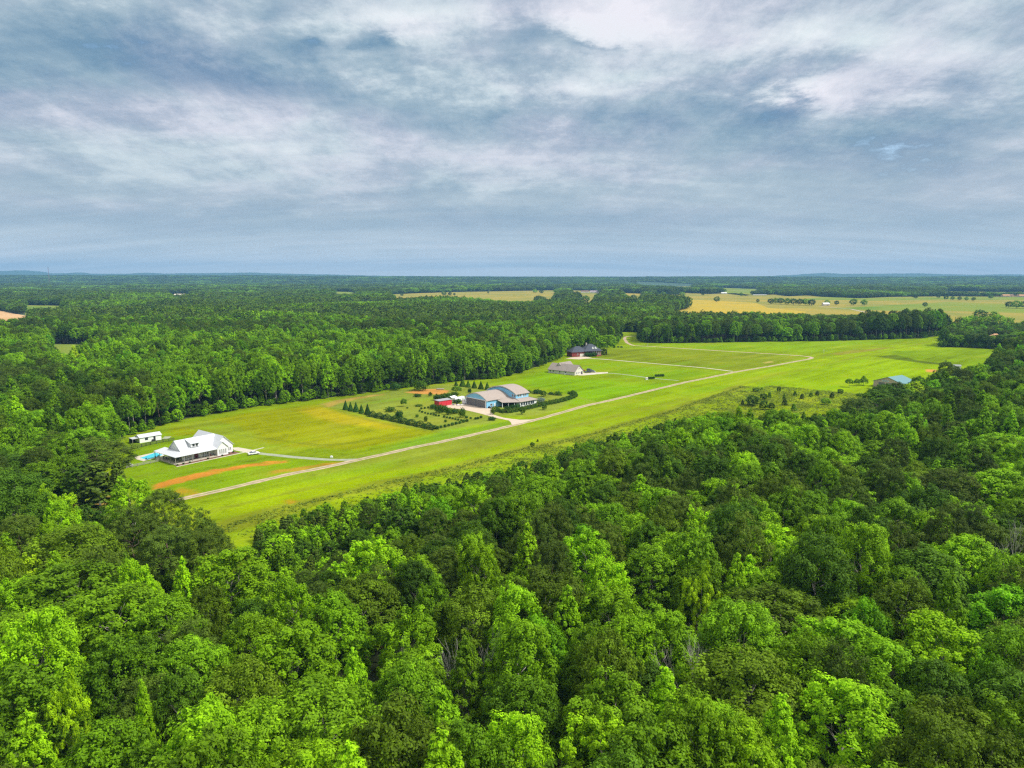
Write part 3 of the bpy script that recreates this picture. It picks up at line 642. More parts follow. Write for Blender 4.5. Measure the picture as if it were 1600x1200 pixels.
for i in range(len(x)):
    k = keys[i]
    if (nearside[i] and dn[i] < 34 and rng.random() < .62) or lowm[i]: k = ('ys','ys2','ys3','m4','b2')[rng.integers(5)]
    T_LIST.append((x[i], y[i], rr[i], hh[i], k))
# extra small trees packing the young growth next to the verge, and undergrowth along every edge
x, y = jit_grid(-700, 760, 50, 980, 4.4); m = infr(x, y, 20); x, y = x[m], y[m]
dn = dpoly(x, y, NEARL, False); dc = dpoly(x, y, CLEAR)
m = free(x, y, 1.0) & (((dn < 42) & (y < 620)) | ((dc < 9) & (rng.random(len(x)) < .8))); x, y, dn, dc = x[m], y[m], dn[m], dc[m]
for i in range(len(x)):
    if dn[i] < 42 and y[i] < 620:
        hq = rng.uniform(5.0, 8.5)+dn[i]*.09; k = ('ys','ys2','ys3','ys4','ys')[rng.integers(5)]
        T_LIST.append((x[i], y[i], rng.uniform(2.0, 3.0), hq, k))
    else: T_LIST.append((x[i], y[i], rng.uniform(1.8, 3.2), rng.uniform(3.5, 9), ('ys','ys2','ys3')[rng.integers(3)]))
T_ARR = T_LIST

# which stand as individuals: the ones that show largest
def vis(u, v): return (-20 < u < 1620) and (560 < v < 1225)
cand = []
for i, (x_, y_, r_, h_, k_) in enumerate(T_ARR):
    u_, v_ = proj(x_, y_, h_*.7); dd = math.sqrt(x_*x_+y_*y_+(HC-h_*.7)**2)
    if vis(u_, v_) and not k_.startswith('ys'): cand.append((r_/dd*(1.4 if i < len(PROM) else 1), i, float(u_), float(v_)))
cand.sort(reverse=True)
ind = cand[:286]; ind_ids = {c_[1] for c_ in ind}
proto = {}
def tree_obj(key, name, x, y, r, h, rz):
    me, tr, word, cname, col = V[key]
    if key not in proto:
        root = empty(name, (x, y, 0), rz); cr = link('crown', me, root); tk = link('trunk', tr, root); proto[key] = (root, cr, tk)
        o = root
    else:
        root, cr, tk = proto[key]
        o = root.copy(); C.objects.link(o); o.name = name
        for q in (cr, tk):
            c_ = q.copy(); C.objects.link(c_); c_.parent = o
        for kk in ('label', 'group', 'category'):
            if kk in o: del o[kk]
    o.location = (x, y, 0); o.rotation_euler = (0, 0, rz); o.scale = (r/5.5, r/5.5, h/21.5)
    return o
ORD = ['', 'first','second','third','fourth','fifth','sixth','seventh','eighth','ninth','tenth','eleventh','twelfth','thirteenth','fourteenth','fifteenth','sixteenth','seventeenth','eighteenth','nineteenth','twentieth']
ind.sort(key=lambda c_: -c_[3])
NROW = 13; per = math.ceil(len(ind)/NROW)
for row in range(NROW):
    L = sorted(ind[row*per:(row+1)*per], key=lambda c_: c_[2]); cnt = {}
    for c_ in L:
        k = T_ARR[c_[1]][4]; cn = V[k][2]+' '+V[k][3]; cnt[cn] = cnt.get(cn, 0)+1
    seen = {}
    for c_ in L:
        x_, y_, r_, h_, k = T_ARR[c_[1]]; cn = V[k][2]+' '+V[k][3]; seen[cn] = seen.get(cn, 0)+1
        pine = V[k][4] == 'pine'; kind = 'pine tree' if pine else 'broadleaf tree'
        o = tree_obj(k, 'pine_tree' if pine else 'broadleaf_tree', x_, y_, r_, h_, random.uniform(0, 6.28))
        rw = 'bottom row' if row == 0 else f'{ORD[row+1]} row up'
        if cnt[cn] == 1: lab = f"only {cn} {kind} in the wood's {rw} from bottom edge"
        else: lab = f"{ORD[seen[cn]]} {cn} {kind} from left, {rw} from bottom edge"
        tag(o, lab, 'tree', 'pines of the wood below the airstrip' if pine else 'broadleaf trees of the wood below the airstrip')

# lone trees and clumps in the far fields (these stand alone against the grass)
LONE = [(1380,464.5,6,'fm','first of the thin tree line beyond the green strip, right distance'),(1466,466,6,'fd','second of the thin tree line beyond the green strip, right distance'),
 (1478,468.5,6,'fd','leftmost tree of the dark hedgerow in the right distance'),(1488,469,5,'fm','second tree of the dark hedgerow in the right distance'),(1499,469.5,5,'fd','third tree of the dark hedgerow in the right distance'),(1510,470,5,'fm','fourth tree of the dark hedgerow in the right distance'),(1521,470.5,5,'fd','last tree of the dark hedgerow in the right distance'),
 (1158,463,6,'fm','small tree on the far side of the golden field beside the white barn'),(1430,467,7,'fd','lone tree on the green strip left of the dark hedgerow'),(1548,467,6,'fm','tree below the left brown-roofed house on the right horizon'),(1445,480,5,'fd','small dark tree left of the oval tree in the right field'),(1098,462,5,'fd','small tree left of the long pale barn'),
 (1120,472,7.5,'fm','lone round tree in the middle of the golden field'),
 (1184,473,4,'fd','small dark bush tree at the left end of the roadside tree row'),
 (1204,475.5,7,'fd','first large tree from the left in the roadside tree row'),(1212,474.5,7,'fm','second tree from the left in the roadside tree row'),(1220,475.5,8,'fd','third tree from the left in the roadside tree row'),(1230,476,8,'fm','fourth tree from the left in the roadside tree row'),(1240,476.5,8,'fd','fifth tree from the left in the roadside tree row'),(1250,477,8,'fd','sixth tree from the left in the roadside tree row'),(1259,477,8,'fm','seventh tree from the left in the roadside tree row'),(1268,478,8,'fd','eighth tree from the left, beside the pinkish roadside house'),
 (1292,477,6,'fm','low tree just right of the pinkish roadside house'),
 (1307,477,5,'fd','small tree right of the roadside house, left of two rounder trees'),(1333,477.5,8,'fm2','round dark tree in golden field, left one of the two'),(1350,477.5,7,'fm','round dark tree in golden field, right one of the two'),
 (1531,501,9,'fd','dark oval tree left of the bushy one in the right golden field'),(1552,501,7,'fm','loose dark tree right of the oval one in the right golden field'),
 (1576,481,7,'fd','left tree of the dark group at the right edge field'),(1588,482,9,'fm','middle tree of the dark group at the right edge field'),(1600,482,8,'fd','right tree of the dark group cut by the photo edge'),
 (1026,463,8,'fd','leftmost tree of the dark clump before the golden field'),(1036,464,9,'fm','second tree of the dark clump before the golden field'),(1046,464,8,'fd','third tree of the dark clump before the golden field'),(1056,464,9,'fd','fourth tree of the dark clump before the golden field'),(1066,464,9,'fm','rightmost tree of the dark clump before the golden field'),
 (1024,483,11,'fo','loose tree standing before the golden field, second left'),(1042,482,10,'fm','taller tree at the near left corner of the golden field'),(1053,483,9,'fd','darker tree right of the taller one at the golden field corner'),(1006,482,9,'fp','slim tree left of the loose one before the golden field'),
 (885,459,8,'fd','dark tree beside the left end of the centre hay field'),(870,459,9,'fm','dark tree at the gap in the centre hay field'),(846,459,8,'fd','leftmost tree of the row above the centre hay field'),(836,458,8,'fb','pale tree at the left end of the centre hay field'),
 (628,463,5,'fd','small dark tree alone at the left of the hay field'),(694,462,8,'fm','dark clump tree in middle of the hay field'),(703,462,6,'fd','smaller tree right of the clump in the hay field'),(710,462,4,'fd','tiny tree in middle of the hay field'),(763,459,3.5,'fd','tiny bush on the far side of the hay field'),
 (903,461,6,'fd','small tree left of the distant white farm buildings'),(958,465,9,'fm','tree right of the distant white farm buildings'),(965,471,9,'fd','dark tree below right of the distant white farm buildings'),(940,470,10,'fd','dark tree below the distant white farm buildings'),(915,473,10,'fm','green tree below left of the distant white farm buildings'),(990,470,9,'fd','dark tree near the left corner of golden field')]
for (u_, v_, r_, k, lab) in LONE:
    x_, y_ = G(u_, v_); o = tree_obj(k, 'field_tree', x_, y_, r_*1.15, r_*2.15+4, random.uniform(0, 6.28)); o.scale[2] = (r_*1.6+4)/19
    tag(o, lab, 'tree', 'trees standing in the far fields')
BRK = G(947, 553); o = tree_obj('b1', 'yard_tree', BRK[0], BRK[1]-4, 9.5, 19, 1.0); tag(o, 'large rounded bright green tree beside the brick house', 'tree')
_b = G(930, 548); 
# scrub on the rough ground
SCR = [(1176,634,4.2,7.0),(1193,624,2.6,4.2),(1202,622,2.0,4.0),(1226,633,2.6,4.4),(1217,612,1.6,3.6),(1242,618,1.8,3.2),(1253,623,2.0,3.4),(1193,640,2.8,6.0),(1267,620,2.0,3),(1277,618,2.0,3.2),(1181,612,2.5,2.6),(1190,610,1.6,2.2),(1160,632,1.6,3.0),(1205,640,2.2,4.5),(1240,642,2.4,4.5),(1300,622,2.4,4),(1313,615,2.2,3.5),(1225,624,1.3,4.2),(840,690,.8,1.2),(832,698,1.2,2.3)]
SCRW = ['largest round young pine','bushy young tree','slim young tree','broad young tree','small pointed young tree','low round bush','low bush','tall dark young pine','low leafy bush','low spreading bush','wide flat bush','tiny bush','narrow bush','dark young tree','darker young tree','leafy bush','last leafy bush','slender sapling','tiny bush','dark young tree']
WHERE = ['in the scrub patch right of the airstrip bend','just right of the largest young pine in the scrub patch','second right of the largest young pine in the scrub patch','in the middle of the scrub patch','at the far edge of the scrub patch','halfway along the scrub patch','just beyond the middle of the scrub patch','below the largest young pine in scrub patch','right of middle in the scrub patch','near the right end of the scrub patch','at the far left edge of the scrub patch','beside the wide flat bush in the scrub patch','left of the largest young pine in scrub patch','by the forest edge, left in the scrub patch','by the forest edge, middle of the scrub patch','by the forest edge, right in the scrub patch','at the right end of the scrub patch','between two bushes, middle of the scrub patch','on the verge of the airstrip, above the wood','standing out of the airstrip verge before the wood']
for i, (u_, v_, r_, h_) in enumerate(SCR):
    x_, y_ = G(u_, v_); k = ('ys4','ys3','ys')[i % 3] if i else 'ys3'
    o = tree_obj(k, 'young_tree', x_, y_, r_, h_, random.uniform(0, 6.28)); o.scale = (r_/6.2, r_/6.2, h_/22); tag(o, SCRW[i]+' '+WHERE[i], 'young tree' if 'tree' in SCRW[i] or 'pine' in SCRW[i] else 'bush', 'young trees scattered over the rough ground')
if 'ys2' not in proto:
    x_, y_ = G(1290, 632); o = tree_obj('ys2', 'young_tree', x_, y_, 3, 4.5, 1); tag(o, 'bright green bushy young tree at the right of the scrub patch', 'young tree', 'young trees scattered over the rough ground')

# the rest of the wood: one object, instancing the crowns and trunks above
rest = [t_ for i, t_ in enumerate(T_ARR) if i not in ind_ids]
def instancer(name, rows, label, cat):
    """rows: x, y, r, h, key"""
    ks = sorted({r_[4] for r_ in rows}); n = len(rows)
    me = bpy.data.meshes.new(name); me.vertices.add(n)
    co = np.zeros((n,3)); co[:,0] = [r_[0] for r_ in rows]; co[:,1] = [r_[1] for r_ in rows]
    if len(rows[0]) > 5: co[:,2] = [r_[5] for r_ in rows]
    me.vertices.foreach_set('co', co.ravel())
    a = me.attributes.new('kd', 'INT', 'POINT'); a.data.foreach_set('value', np.array([ks.index(r_[4]) for r_ in rows], dtype=np.int32))
    a = me.attributes.new('scl', 'FLOAT_VECTOR', 'POINT'); sv = np.array([(r_[2]/5.5, r_[2]/5.5, r_[3]/21.5) for r_ in rows]); a.data.foreach_set('vector', sv.ravel())
    a = me.attributes.new('rot', 'FLOAT_VECTOR', 'POINT'); rv = np.zeros((n,3)); rv[:,2] = rng.uniform(0, 6.283, n); rv[:,0] = rng.normal(0, .04, n); rv[:,1] = rng.normal(0, .04, n); a.data.foreach_set('vector', rv.ravel())
    o = link(name, me); ng = bpy.data.node_groups.new(name, 'GeometryNodeTree')
    ng.interface.new_socket('Geometry', in_out='INPUT', socket_type='NodeSocketGeometry'); ng.interface.new_socket('Geometry', in_out='OUTPUT', socket_type='NodeSocketGeometry')
    gi = ng.nodes.new('NodeGroupInput'); go = ng.nodes.new('NodeGroupOutput'); jn = ng.nodes.new('GeometryNodeJoinGeometry')
    def attr(nm, ty):
        q = ng.nodes.new('GeometryNodeInputNamedAttribute'); q.data_type = ty; q.inputs['Name'].default_value = nm; return q.outputs['Attribute']
    kd, scl, rot = attr('kd', 'INT'), attr('scl', 'FLOAT_VECTOR'), attr('rot', 'FLOAT_VECTOR')
    for i, k in enumerate(ks):
        cmp_ = ng.nodes.new('FunctionNodeCompare'); cmp_.data_type = 'INT'; cmp_.operation = 'EQUAL'
        ng.links.new(kd, cmp_.inputs[2]); cmp_.inputs[3].default_value = i
        for src in proto[k][1:]:
            oi = ng.nodes.new('GeometryNodeObjectInfo'); oi.transform_space = 'ORIGINAL'; oi.inputs['Object'].default_value = src; oi.inputs['As Instance'].default_value = True
            ip = ng.nodes.new('GeometryNodeInstanceOnPoints')
            ng.links.new(gi.outputs[0], ip.inputs['Points']); ng.links.new(cmp_.outputs[0], ip.inputs['Selection']); ng.links.new(oi.outputs['Geometry'], ip.inputs['Instance'])
            ng.links.new(rot, ip.inputs['Rotation']); ng.links.new(scl, ip.inputs['Scale']); ng.links.new(ip.outputs[0], jn.inputs[0])
    ng.links.new(jn.outputs[0], go.inputs[0]); md = o.modifiers.new('trees', 'NODES'); md.node_group = ng
    return tag(o, label, cat, kind='stuff')
for r_ in rest:
    assert r_[4] in proto, r_[4]
instancer('forest', rest, 'dense mixed green wood around the grass airstrip, behind and between the nearer trees', 'forest')
FARK = ['fb','fm','fd','fo','fp','fm2']
for k in FARK:
    if k not in proto:
        x_, y_ = G(1000+random.uniform(-5,25), 478); o = tree_obj(k, 'field_tree', x_, y_, 9, 18, 0); tag(o, f'{V[k][3]} tree at the near left side of the golden field, one of a loose line', 'tree', 'trees standing in the far fields')
far = []
def far_ring(y0, y1, s, rs, hs):
    x, y = jit_grid(-y1*hwid-60, y1*hwid+60, y0, y1, s); m = infr(x, y, 60) & (y >= y0); x, y = x[m], y[m]
    m = free(x, y, 3); x, y = x[m], y[m]; n = len(x)
    a = vnoise(x, y, 240, 31); b = vnoise(x, y, 90, 32); q = rng.random(n); c = (.42*a+.33*b+.25*q-.5)*1.7+.60+(.10 if y0 > 1500 else .03); hn = vnoise(x, y, 180, 33)
    zr = np.zeros(n)
    if y1 > 4900:
        uu = 800+F*x/y; pv = np.interp(uu, [p[0] for p in RID], [p[1] for p in RID]); zr = np.maximum(0, -1+(HC+(430.3-pv)/F*7600+1)*sstep(4900, 7600, y))-1
        zr = np.maximum(zr, 0)
    for i in range(n):
        t = c[i]; k = 'fb' if t < .30 else ('fm','fm2','fb')[int(q[i]*2.6)] if t < .46 else ('fm','fd','fo','fm2')[int((q[i]*13)%1*4)] if t < .60 else ('fd','fp','fo')[int((q[i]*13)%1*3)]
        far.append((x[i], y[i], rs*rng.uniform(.8,1.2), hs*rng.uniform(.82,1.1)*(.60+.8*hn[i])*(.55 if y1 > 4900 else 1), k, zr[i]))
far_ring(945, 1700, 9.5, 6.6, 22); far_ring(1700, 3000, 15, 10.5, 22); far_ring(3000, 4800, 26, 18, 22); far_ring(4800, 7700, 40, 27, 24)
instancer('distant_forest', far, 'far woodland fading blue towards the horizon, broken by golden fields', 'forest')
print('TREES', len(T_ARR), len(rest), len(far))

# dead, bare trees
def dead_mesh(seed, h=17):
    rs = random.Random(seed); mb = MB()
    def br(p, d, L, r, dep):
        q = p+d*L; mb.tube(p, q, r, r*.6, 5)
        if dep == 0: return
        for k in range(3 if dep > 1 else 2):
            nd_ = (d+Vector((rs.uniform(-.8,.8), rs.uniform(-.8,.8), rs.uniform(-.1,.5)))).normalized(); br(q if k else p.lerp(q, .7), nd_, L*rs.uniform(.6,.8), r*.55, dep-1)
    br(Vector((0,0,-.2)), Vector((0,0,1)), h*.46, .24, 5)
    me = bpy.data.meshes.new('dead_tree'); me.from_pydata(mb.v, [], mb.f); me.materials.append(deadwood); return me
DEAD = [(1442,640,14,1,'grey bare dead tree standing among dark pines near the teal-roofed barn'),(8,835,15,2,'pale bare dead tree at the left edge of the photo'),(728,1040,18,4,'bare dead snag in the middle of the foreground wood'),(1082,1052,17,5,'small twisted bare dead tree in the foreground wood, right of centre'),(1572,868,19,6,'thin pale bare tree near the right edge of the wood')]
for (u_, v_, h_, s_i, lab) in DEAD:
    x_, y_ = G(u_, v_, h_*.9); o = link('dead_tree', dead_mesh(s_i, h_)); o.location = (x_, y_, 0); o.scale = (.6, .6, 1); tag(o, lab, 'dead tree')

# ------------------------------------------------------------------ building pieces
def window(parent, x, y, z, w_, h_, face, shut=False, mat=None):
    """centre bottom (x,y,z) on a wall; face is the outward side '-y','y','-x','x'"""
    def bx(m, a0, a1, d0, d1, z0, z1):
        sg = -1 if face[0] == '-' else 1; ax = face[-1]
        lo, hi = sorted((sg*d0, sg*d1))
        if ax == 'y': m.box(x+a0, x+a1, y+lo, y+hi, z0, z1)
        else: m.box(x+lo, x+hi, y+a0, y+a1, z0, z1)
    f = MB(); t_ = .11
    bx(f, -w_/2-t_, w_/2+t_, -.05, .07, z-t_, z); bx(f, -w_/2-t_, w_/2+t_, -.05, .07, z+h_, z+h_+t_)
    bx(f, -w_/2-t_, -w_/2, -.05, .07, z, z+h_); bx(f, w_/2, w_/2+t_, -.05, .07, z, z+h_); bx(f, -.03, .03, -.05, .06, z, z+h_)
    fo = f.build('window', mat or trim, parent); p = MB(); bx(p, -w_/2, w_/2, -.04, .03, z, z+h_); p.build('pane', glass, fo)
    if shut:
        for s_g in (-1, 1):
            q = MB(); a = s_g*(w_/2+t_+.22); bx(q, a-.2, a+.2, 0.003, .06, z-.05, z+h_+.05); q.build('shutter', black, fo)
    return fo
def gable_x(mb, x0, x1, y0, y1, e, r, th=.16, oh=.5, ex=.4):
    """two roof planes, ridge along x"""
    ym = (y0+y1)/2; sl = (r-e)/(ym-y0); 
    mb.slab([(x0-ex,y0-oh,e-sl*oh+th),(x1+ex,y0-oh,e-sl*oh+th),(x1+ex,ym,r+th),(x0-ex,ym,r+th)], th)
    mb.slab([(x0-ex,ym,r+th),(x1+ex,ym,r+th),(x1+ex,y1+oh,e-sl*oh+th),(x0-ex,y1+oh,e-sl*oh+th)], th); return mb
def gable_y(mb, x0, x1, y0, y1, e, r, th=.16, oh=.5, ex=.4):
    xm = (x0+x1)/2; sl = (r-e)/(xm-x0)
    mb.slab([(x0-oh,y1+ex,e-sl*oh+th),(x0-oh,y0-ex,e-sl*oh+th),(xm,y0-ex,r+th),(xm,y1+ex,r+th)], th)
    mb.slab([(xm,y1+ex,r+th),(xm,y0-ex,r+th),(x1+oh,y0-ex,e-sl*oh+th),(x1+oh,y1+ex,e-sl*oh+th)], th); return mb
def frame_at(p, q):
    """origin at ground point p, local x towards ground point q"""
    return p, math.atan2(q[1]-p[1], q[0]-p[0])

# ------------------------------------------------------------------ white farmhouse
P0 = G(279.4, 726.3); a0 = math.atan2(.79, .61)
H = empty('farmhouse', P0, a0, 'large white farmhouse with white metal roof and wraparound porch by the pool', 'house')
mb = MB(); mb.box(-1.3, 3.49, 0, 17.2, 0, .3); mb.box(3.49, 17, 0, 3.79, 0, .3); mb.build('porch_floor', concrete_pale, H)
mb = MB(); mb.ext([(3.8,0),(14.6,0),(14.6,3.6),(9.2,7.9),(3.8,3.6)], 'x', 3.5, 17.0); mb.build('wall', white_wall, H)
mb = MB(); mb.ext([(17.003,0),(25.5,0),(25.5,3.7),(21.25,7.75),(17.003,3.7)], 'y', 2.5, 22); mb.ext([(17.003,0),(21.9,0),(21.9,3.5),(19.45,5.9),(17.003,3.5)], 'y', .2, 2.497); mb.build('wing_wall', white_wall, H)
rf = gable_x(MB(), 3.5, 20.6, 3.8, 14.6, 3.6, 7.9).build('roof', white_roof, H)
rw = gable_y(MB(), 17, 25.5, 2.5, 22, 3.7, 7.75).build('wing_roof', white_roof_y, H)
gable_y(MB(), 17, 21.9, .2, 4.6, 3.5, 5.9, .14, .35, .35).build('bay_roof', white_roof_y, H)
mb = MB(); mb.slab([(-1.5,-.3,3.35),(17.0,-.3,3.35),(17.0,3.9,4.15),(3.4,3.9,4.15)], .14); mb.slab([(-1.5,-.3,3.35),(3.4,3.9,4.15),(3.4,17.6,4.15),(-1.5,17.6,3.35)], .14); mb.build('porch_roof', white_roof, H)
for x_, y_ in [(-1.2,.1),(2.4,.1),(6.0,.1),(9.6,.1),(13.2,.1),(16.7,.1),(-1.2,4.4),(-1.2,8.7),(-1.2,13),(-1.2,17)]:
    MB().box(x_-.09, x_+.09, y_-.05, y_+.13, .3, 3.22).build('porch_post', greywood, H)
mb = MB(); mb.ext([(4.6,5.0),(8.6,5.0),(8.6,7.95),(4.6,6.6)], 'x', 8.0, 11.6); dm = mb.build('dormer', white_wall, H)
mb = MB(); mb.slab([(7.6,4.1,6.62),(12.0,4.1,6.62),(12.0,8.9,7.98),(7.6,8.9,7.98)], .14); mb.build('dormer_roof', white_roof, dm)
for x_ in (9.1, 10.5): window(dm, x_, 4.6, 5.35, .75, .95, '-y', mat=black)
for x_ in (4.9, 5.9, 6.9, 7.9, 11.6, 12.6, 13.6, 14.6): window(H, x_, 3.8, .95, .5, 1.8, '-y', False)
dr = MB(); dr.box(8.7, 10.4, 3.7, 3.797, .3, 2.6); dr = dr.build('front_door', wine, H); MB().box(9.5, 9.6, 3.62, 3.7, 1.2, 1.5).build('handle', deadwood, dr)
for x_ in (18.1, 19.0, 19.9, 20.8): window(H, x_, .2, .9, .42, 1.9, '-y', False)
for x_ in (22.8, 23.6, 24.4): window(H, x_, 2.5, 1.1, .4, 1.3, '-y', False)
for y_ in (5.6, 8.0, 10.5, 13): window(H, 3.5, y_, .95, 1.0, 1.7, '-x', True)
MB().box(3.4, 3.497, 6.6, 7.5, .3, 2.5).build('side_door', black, H)
# dark porch furniture under the porch roof
def patio_set(loc, label):
    t_ = empty('patio_table', loc, .4, label, 'patio table', 'outdoor furniture by the pool')
    MB().box(-.8, .8, -.5, .5, .70, .75).build('tabletop', black, t_)
    for a_, b_ in ((-.7,-.4),(.7,-.4),(-.7,.4),(.7,.4)): MB().box(a_-.03, a_+.03, b_-.03, b_+.03, 0, .70).build('leg', black, t_)
def chair(loc, rz, label, mat=black):
    c_ = empty('patio_chair', loc, rz, label, 'chair', 'outdoor furniture by the pool')
    MB().box(-.28, .28, -.28, .28, .40, .46).build('seat', mat, c_); MB().box(-.28, .28, .25, .30, .46, .95).build('backrest', mat, c_)
    for a_, b_ in ((-.25,-.25),(.25,-.25),(-.25,.25),(.25,.25)): MB().box(a_-.025, a_+.025, b_-.025, b_+.025, 0, .40).build('leg', mat, c_)
def hl(x_, y_, z_=0): 
    v_ = Matrix.Rotation(a0, 3, 'Z') @ Vector((x_, y_, z_)); return (P0[0]+v_.x, P0[1]+v_.y, z_)
patio_set(hl(.8, 12.5, .3), 'black patio table under the left porch roof of the white farmhouse')
chair(hl(.8, 11.3, .3), 3.2, 'black patio chair on the near side of the porch table'); chair(hl(.6, 13.8, .3), .2, 'black patio chair on the far side of the porch table')
chair(hl(.6, 5.0, .3), 2.0, 'dark chair near the front corner of the farmhouse porch'); chair(hl(15.0, 2.4, .3), 1.0, 'brown chair at the right end of the farmhouse front porch', carred)
mb = MB(); mb.box(-1.7, 17, -1.5, -.02, .0, .1); mb.box(16.9, 26, -1.5, .17, .0, .1); mb.box(21.95, 26, .17, 2.48, 0, .1); bed = mb.build('flower_bed', mulch, None); bed.matrix_world = Matrix.Translation((*P0, 0)) @ Matrix.Rotation(a0, 4, 'Z'); tag(bed, 'brown mulched flower bed along the front of the farmhouse', 'flower bed')
sheet('front_path', [hl(*q)[:2] for q in ((-2,-1.6),(7,-1.7),(8.8,-1.7),(8.8,0),(10.2,0),(10.2,-1.7),(17,-1.8),(28,-1.9),(38,-1.0),(38,-2.1),(28,-2.9),(17,-2.8),(-2,-2.5))], .024, concrete_pale)

def leafy(name, P, sz, mat, parent=None, nrm=None, asp=.62):
    P = np.asarray(P, float); n = len(P); N = (nrm if nrm is not None else np.zeros((n,3)))+rng.normal(size=(n,3))*.5+np.array((0,0,.3))
    cl_ = vnoise(P[:,0]*1.0, P[:,1]*1.0, 1.3, 41)
    return link(name, leafmesh(name, P, N, rng.uniform(.7,1.3,n)*sz, rng.uniform(.75,1.2,n)*(.8+.4*cl_), mat, asp), parent)
def bush_pts(n, rx, rz, cone=0, lump=.16):
    d = rng.normal(size=(n,3)); d /= np.linalg.norm(d, axis=1)[:,None]; d[:,2] = d[:,2]*.5+.5
    if cone:
        z = 1-np.sqrt(rng.random(n)); a = rng.random(n)*6.283; q = (1-z)*rx*rng.uniform(.85,1.05,n)
        return np.stack([np.cos(a)*q, np.sin(a)*q, .15+z*rz], 1), np.stack([np.cos(a), np.sin(a), np.full(n,.4)], 1)
    a = rng.random(n)*6.283; c_ = rng.uniform(-.75, 1, n); q = np.sqrt(np.maximum(0,1-c_*c_)); lm = 1+lump*(np.sin(a*3+c_*5)+np.sin(a*5-c_*7+1))*.5
    rr_ = rng.uniform(.8,1.05,n)*lm
    return np.stack([np.cos(a)*q*rx*rr_, np.sin(a)*q*rx*rr_, rz*.52+c_*rz*.5*rr_], 1), np.stack([np.cos(a)*q, np.sin(a)*q, c_], 1)
def bushm(name, n, rx, rz, cone, sz, mat, lump=.16):
    P, N = bush_pts(n, rx, rz, cone, lump); me = leafmesh(name, P, N+rng.normal(size=P.shape)*.35, rng.uniform(.7,1.3,n)*sz, rng.uniform(.75,1.2,n), mat); return me
for x_ in (-1.0, 1.5, 4.2, 12, 18.5, 22.5, 24.6):
    i_ = (-1.0, 1.5, 4.2, 12, 18.5, 22.5, 24.6).index(x_)
    q = hl(x_, -.85 if x_ < 20 else .9); o = link('bed_shrub', bushm('bed_shrub', 260, .42, .55, 0, .2, LM['shrub'])); o.location = (q[0], q[1], .09)
    tag(o, ORD[i_+1]+' small dark shrub from left in the farmhouse flower bed', 'shrub', 'shrubs in the farmhouse flower bed')

# pool
pd = GP([(204.5,715.5),(222.5,720.6),(229,720.4),(247,714.5),(254,712.2),(252,706.5),(244,706)])
W_ = GP([(218.5,716.0),(230.5,718.6),(255,711.2),(243.2,707.4)])
pd = [G(204.5,715.2), G(224,720.9), G(258,711.5), G(244.5,706.3)]
poolo = empty('swimming_pool', (0,0,0), 0, 'rectangular turquoise swimming pool with pale concrete deck beside the farmhouse', 'swimming pool')
cx_ = sum(p[0] for p in W_)/4; cy_ = sum(p[1] for p in W_)/4; poolo.location = (cx_, cy_, 0)
def loc(L, z): return [(x-cx_, y-cy_, z) for x, y in L]
mb = MB(); mb.slab(loc(pd, .06), .05); mb.build('pool_deck', concrete_pale, poolo)
lg = MB(); W2 = [(cx_+(x-cx_)*1.06, cy_+(y-cy_)*1.06) for x, y in W_]
lg.slab(loc(W2, .10), .035); lg.build('coping', trim, poolo)
lg = MB(); lg.slab(loc(W_, .13), .025); lg.build('water', poolwater, poolo)
for i_, (u_, v_) in enumerate([(229,719.2),(232.5,718.6),(243.5,716),(247,714.8)]):
    p_ = G(u_, v_); chair((p_[0], p_[1], .06), 1.0+i_, ORD[i_+1]+' dark lounge chair from left along the near edge of the pool')
p_ = G(209.5, 713.5); o = MB(); o.box(-.6,.6,-.4,.4,0,.6); o.box(-.5,.5,-.3,.3,.6,.75); o = o.build('pool_heater', black); o.location = (*p_, .06); tag(o, 'small dark pool pump box at the far left corner of the deck', 'pool pump')
p_ = G(206, 714.5, 0); 

# fences
def fence(L, name, mat, h, rails, label, step=2.6, pw=.09):
    pts = [Vector(p) for p in L]; root = empty(name, (pts[0].x, pts[0].y, 0), 0, label, 'fence'); o0 = pts[0]; post = None
    rb = MB(); 
    for a, b_ in zip(pts, pts[1:]):
        d = (b_-a); n = max(1, round(d.length/step)); dn_ = d.normalized(); nr = Vector((-dn_.y, dn_.x))*.03
        for i in range(n):
            p = a+d*i/n-o0
            if post is None: post = MB().box(-pw, pw, -pw, pw, 0, h+.08).build('post', mat, root)
            else:
                post = post.copy(); C.objects.link(post); post.parent = root
            post.location = (p.x, p.y, 0)
        for z_ in rails:
            p = a-o0; q = b_-o0
            rb.add([(p.x-nr.x,p.y-nr.y,z_),(q.x-nr.x,q.y-nr.y,z_),(q.x+nr.x,q.y+nr.y,z_),(p.x+nr.x,p.y+nr.y,z_),(p.x-nr.x,p.y-nr.y,z_+.16),(q.x-nr.x,q.y-nr.y,z_+.16),(q.x+nr.x,q.y+nr.y,z_+.16),(p.x+nr.x,p.y+nr.y,z_+.16)],
                   [(0,3,2,1),(4,5,6,7),(0,1,5,4),(1,2,6,5),(2,3,7,6),(3,0,4,7)])
    rb.build('rail', mat, root); return root
fence(GP([(188,707.5),(200,703.8),(215,700.2),(235,695.3),(255,691.2),(273,688.6)]), 'rail_fence', blackwood, 1.4, (.25,.62,1.0,1.3), 'black four-rail fence between the white shed and the pool lawn')
fence(GP([(197.5,732),(215,728.5),(235,724.5),(248,721.8)]), 'rail_fence', greywood, 1.2, (.3,.65,1.0), 'weathered grey rail fence running from the small vehicle to the porch', 2.4)
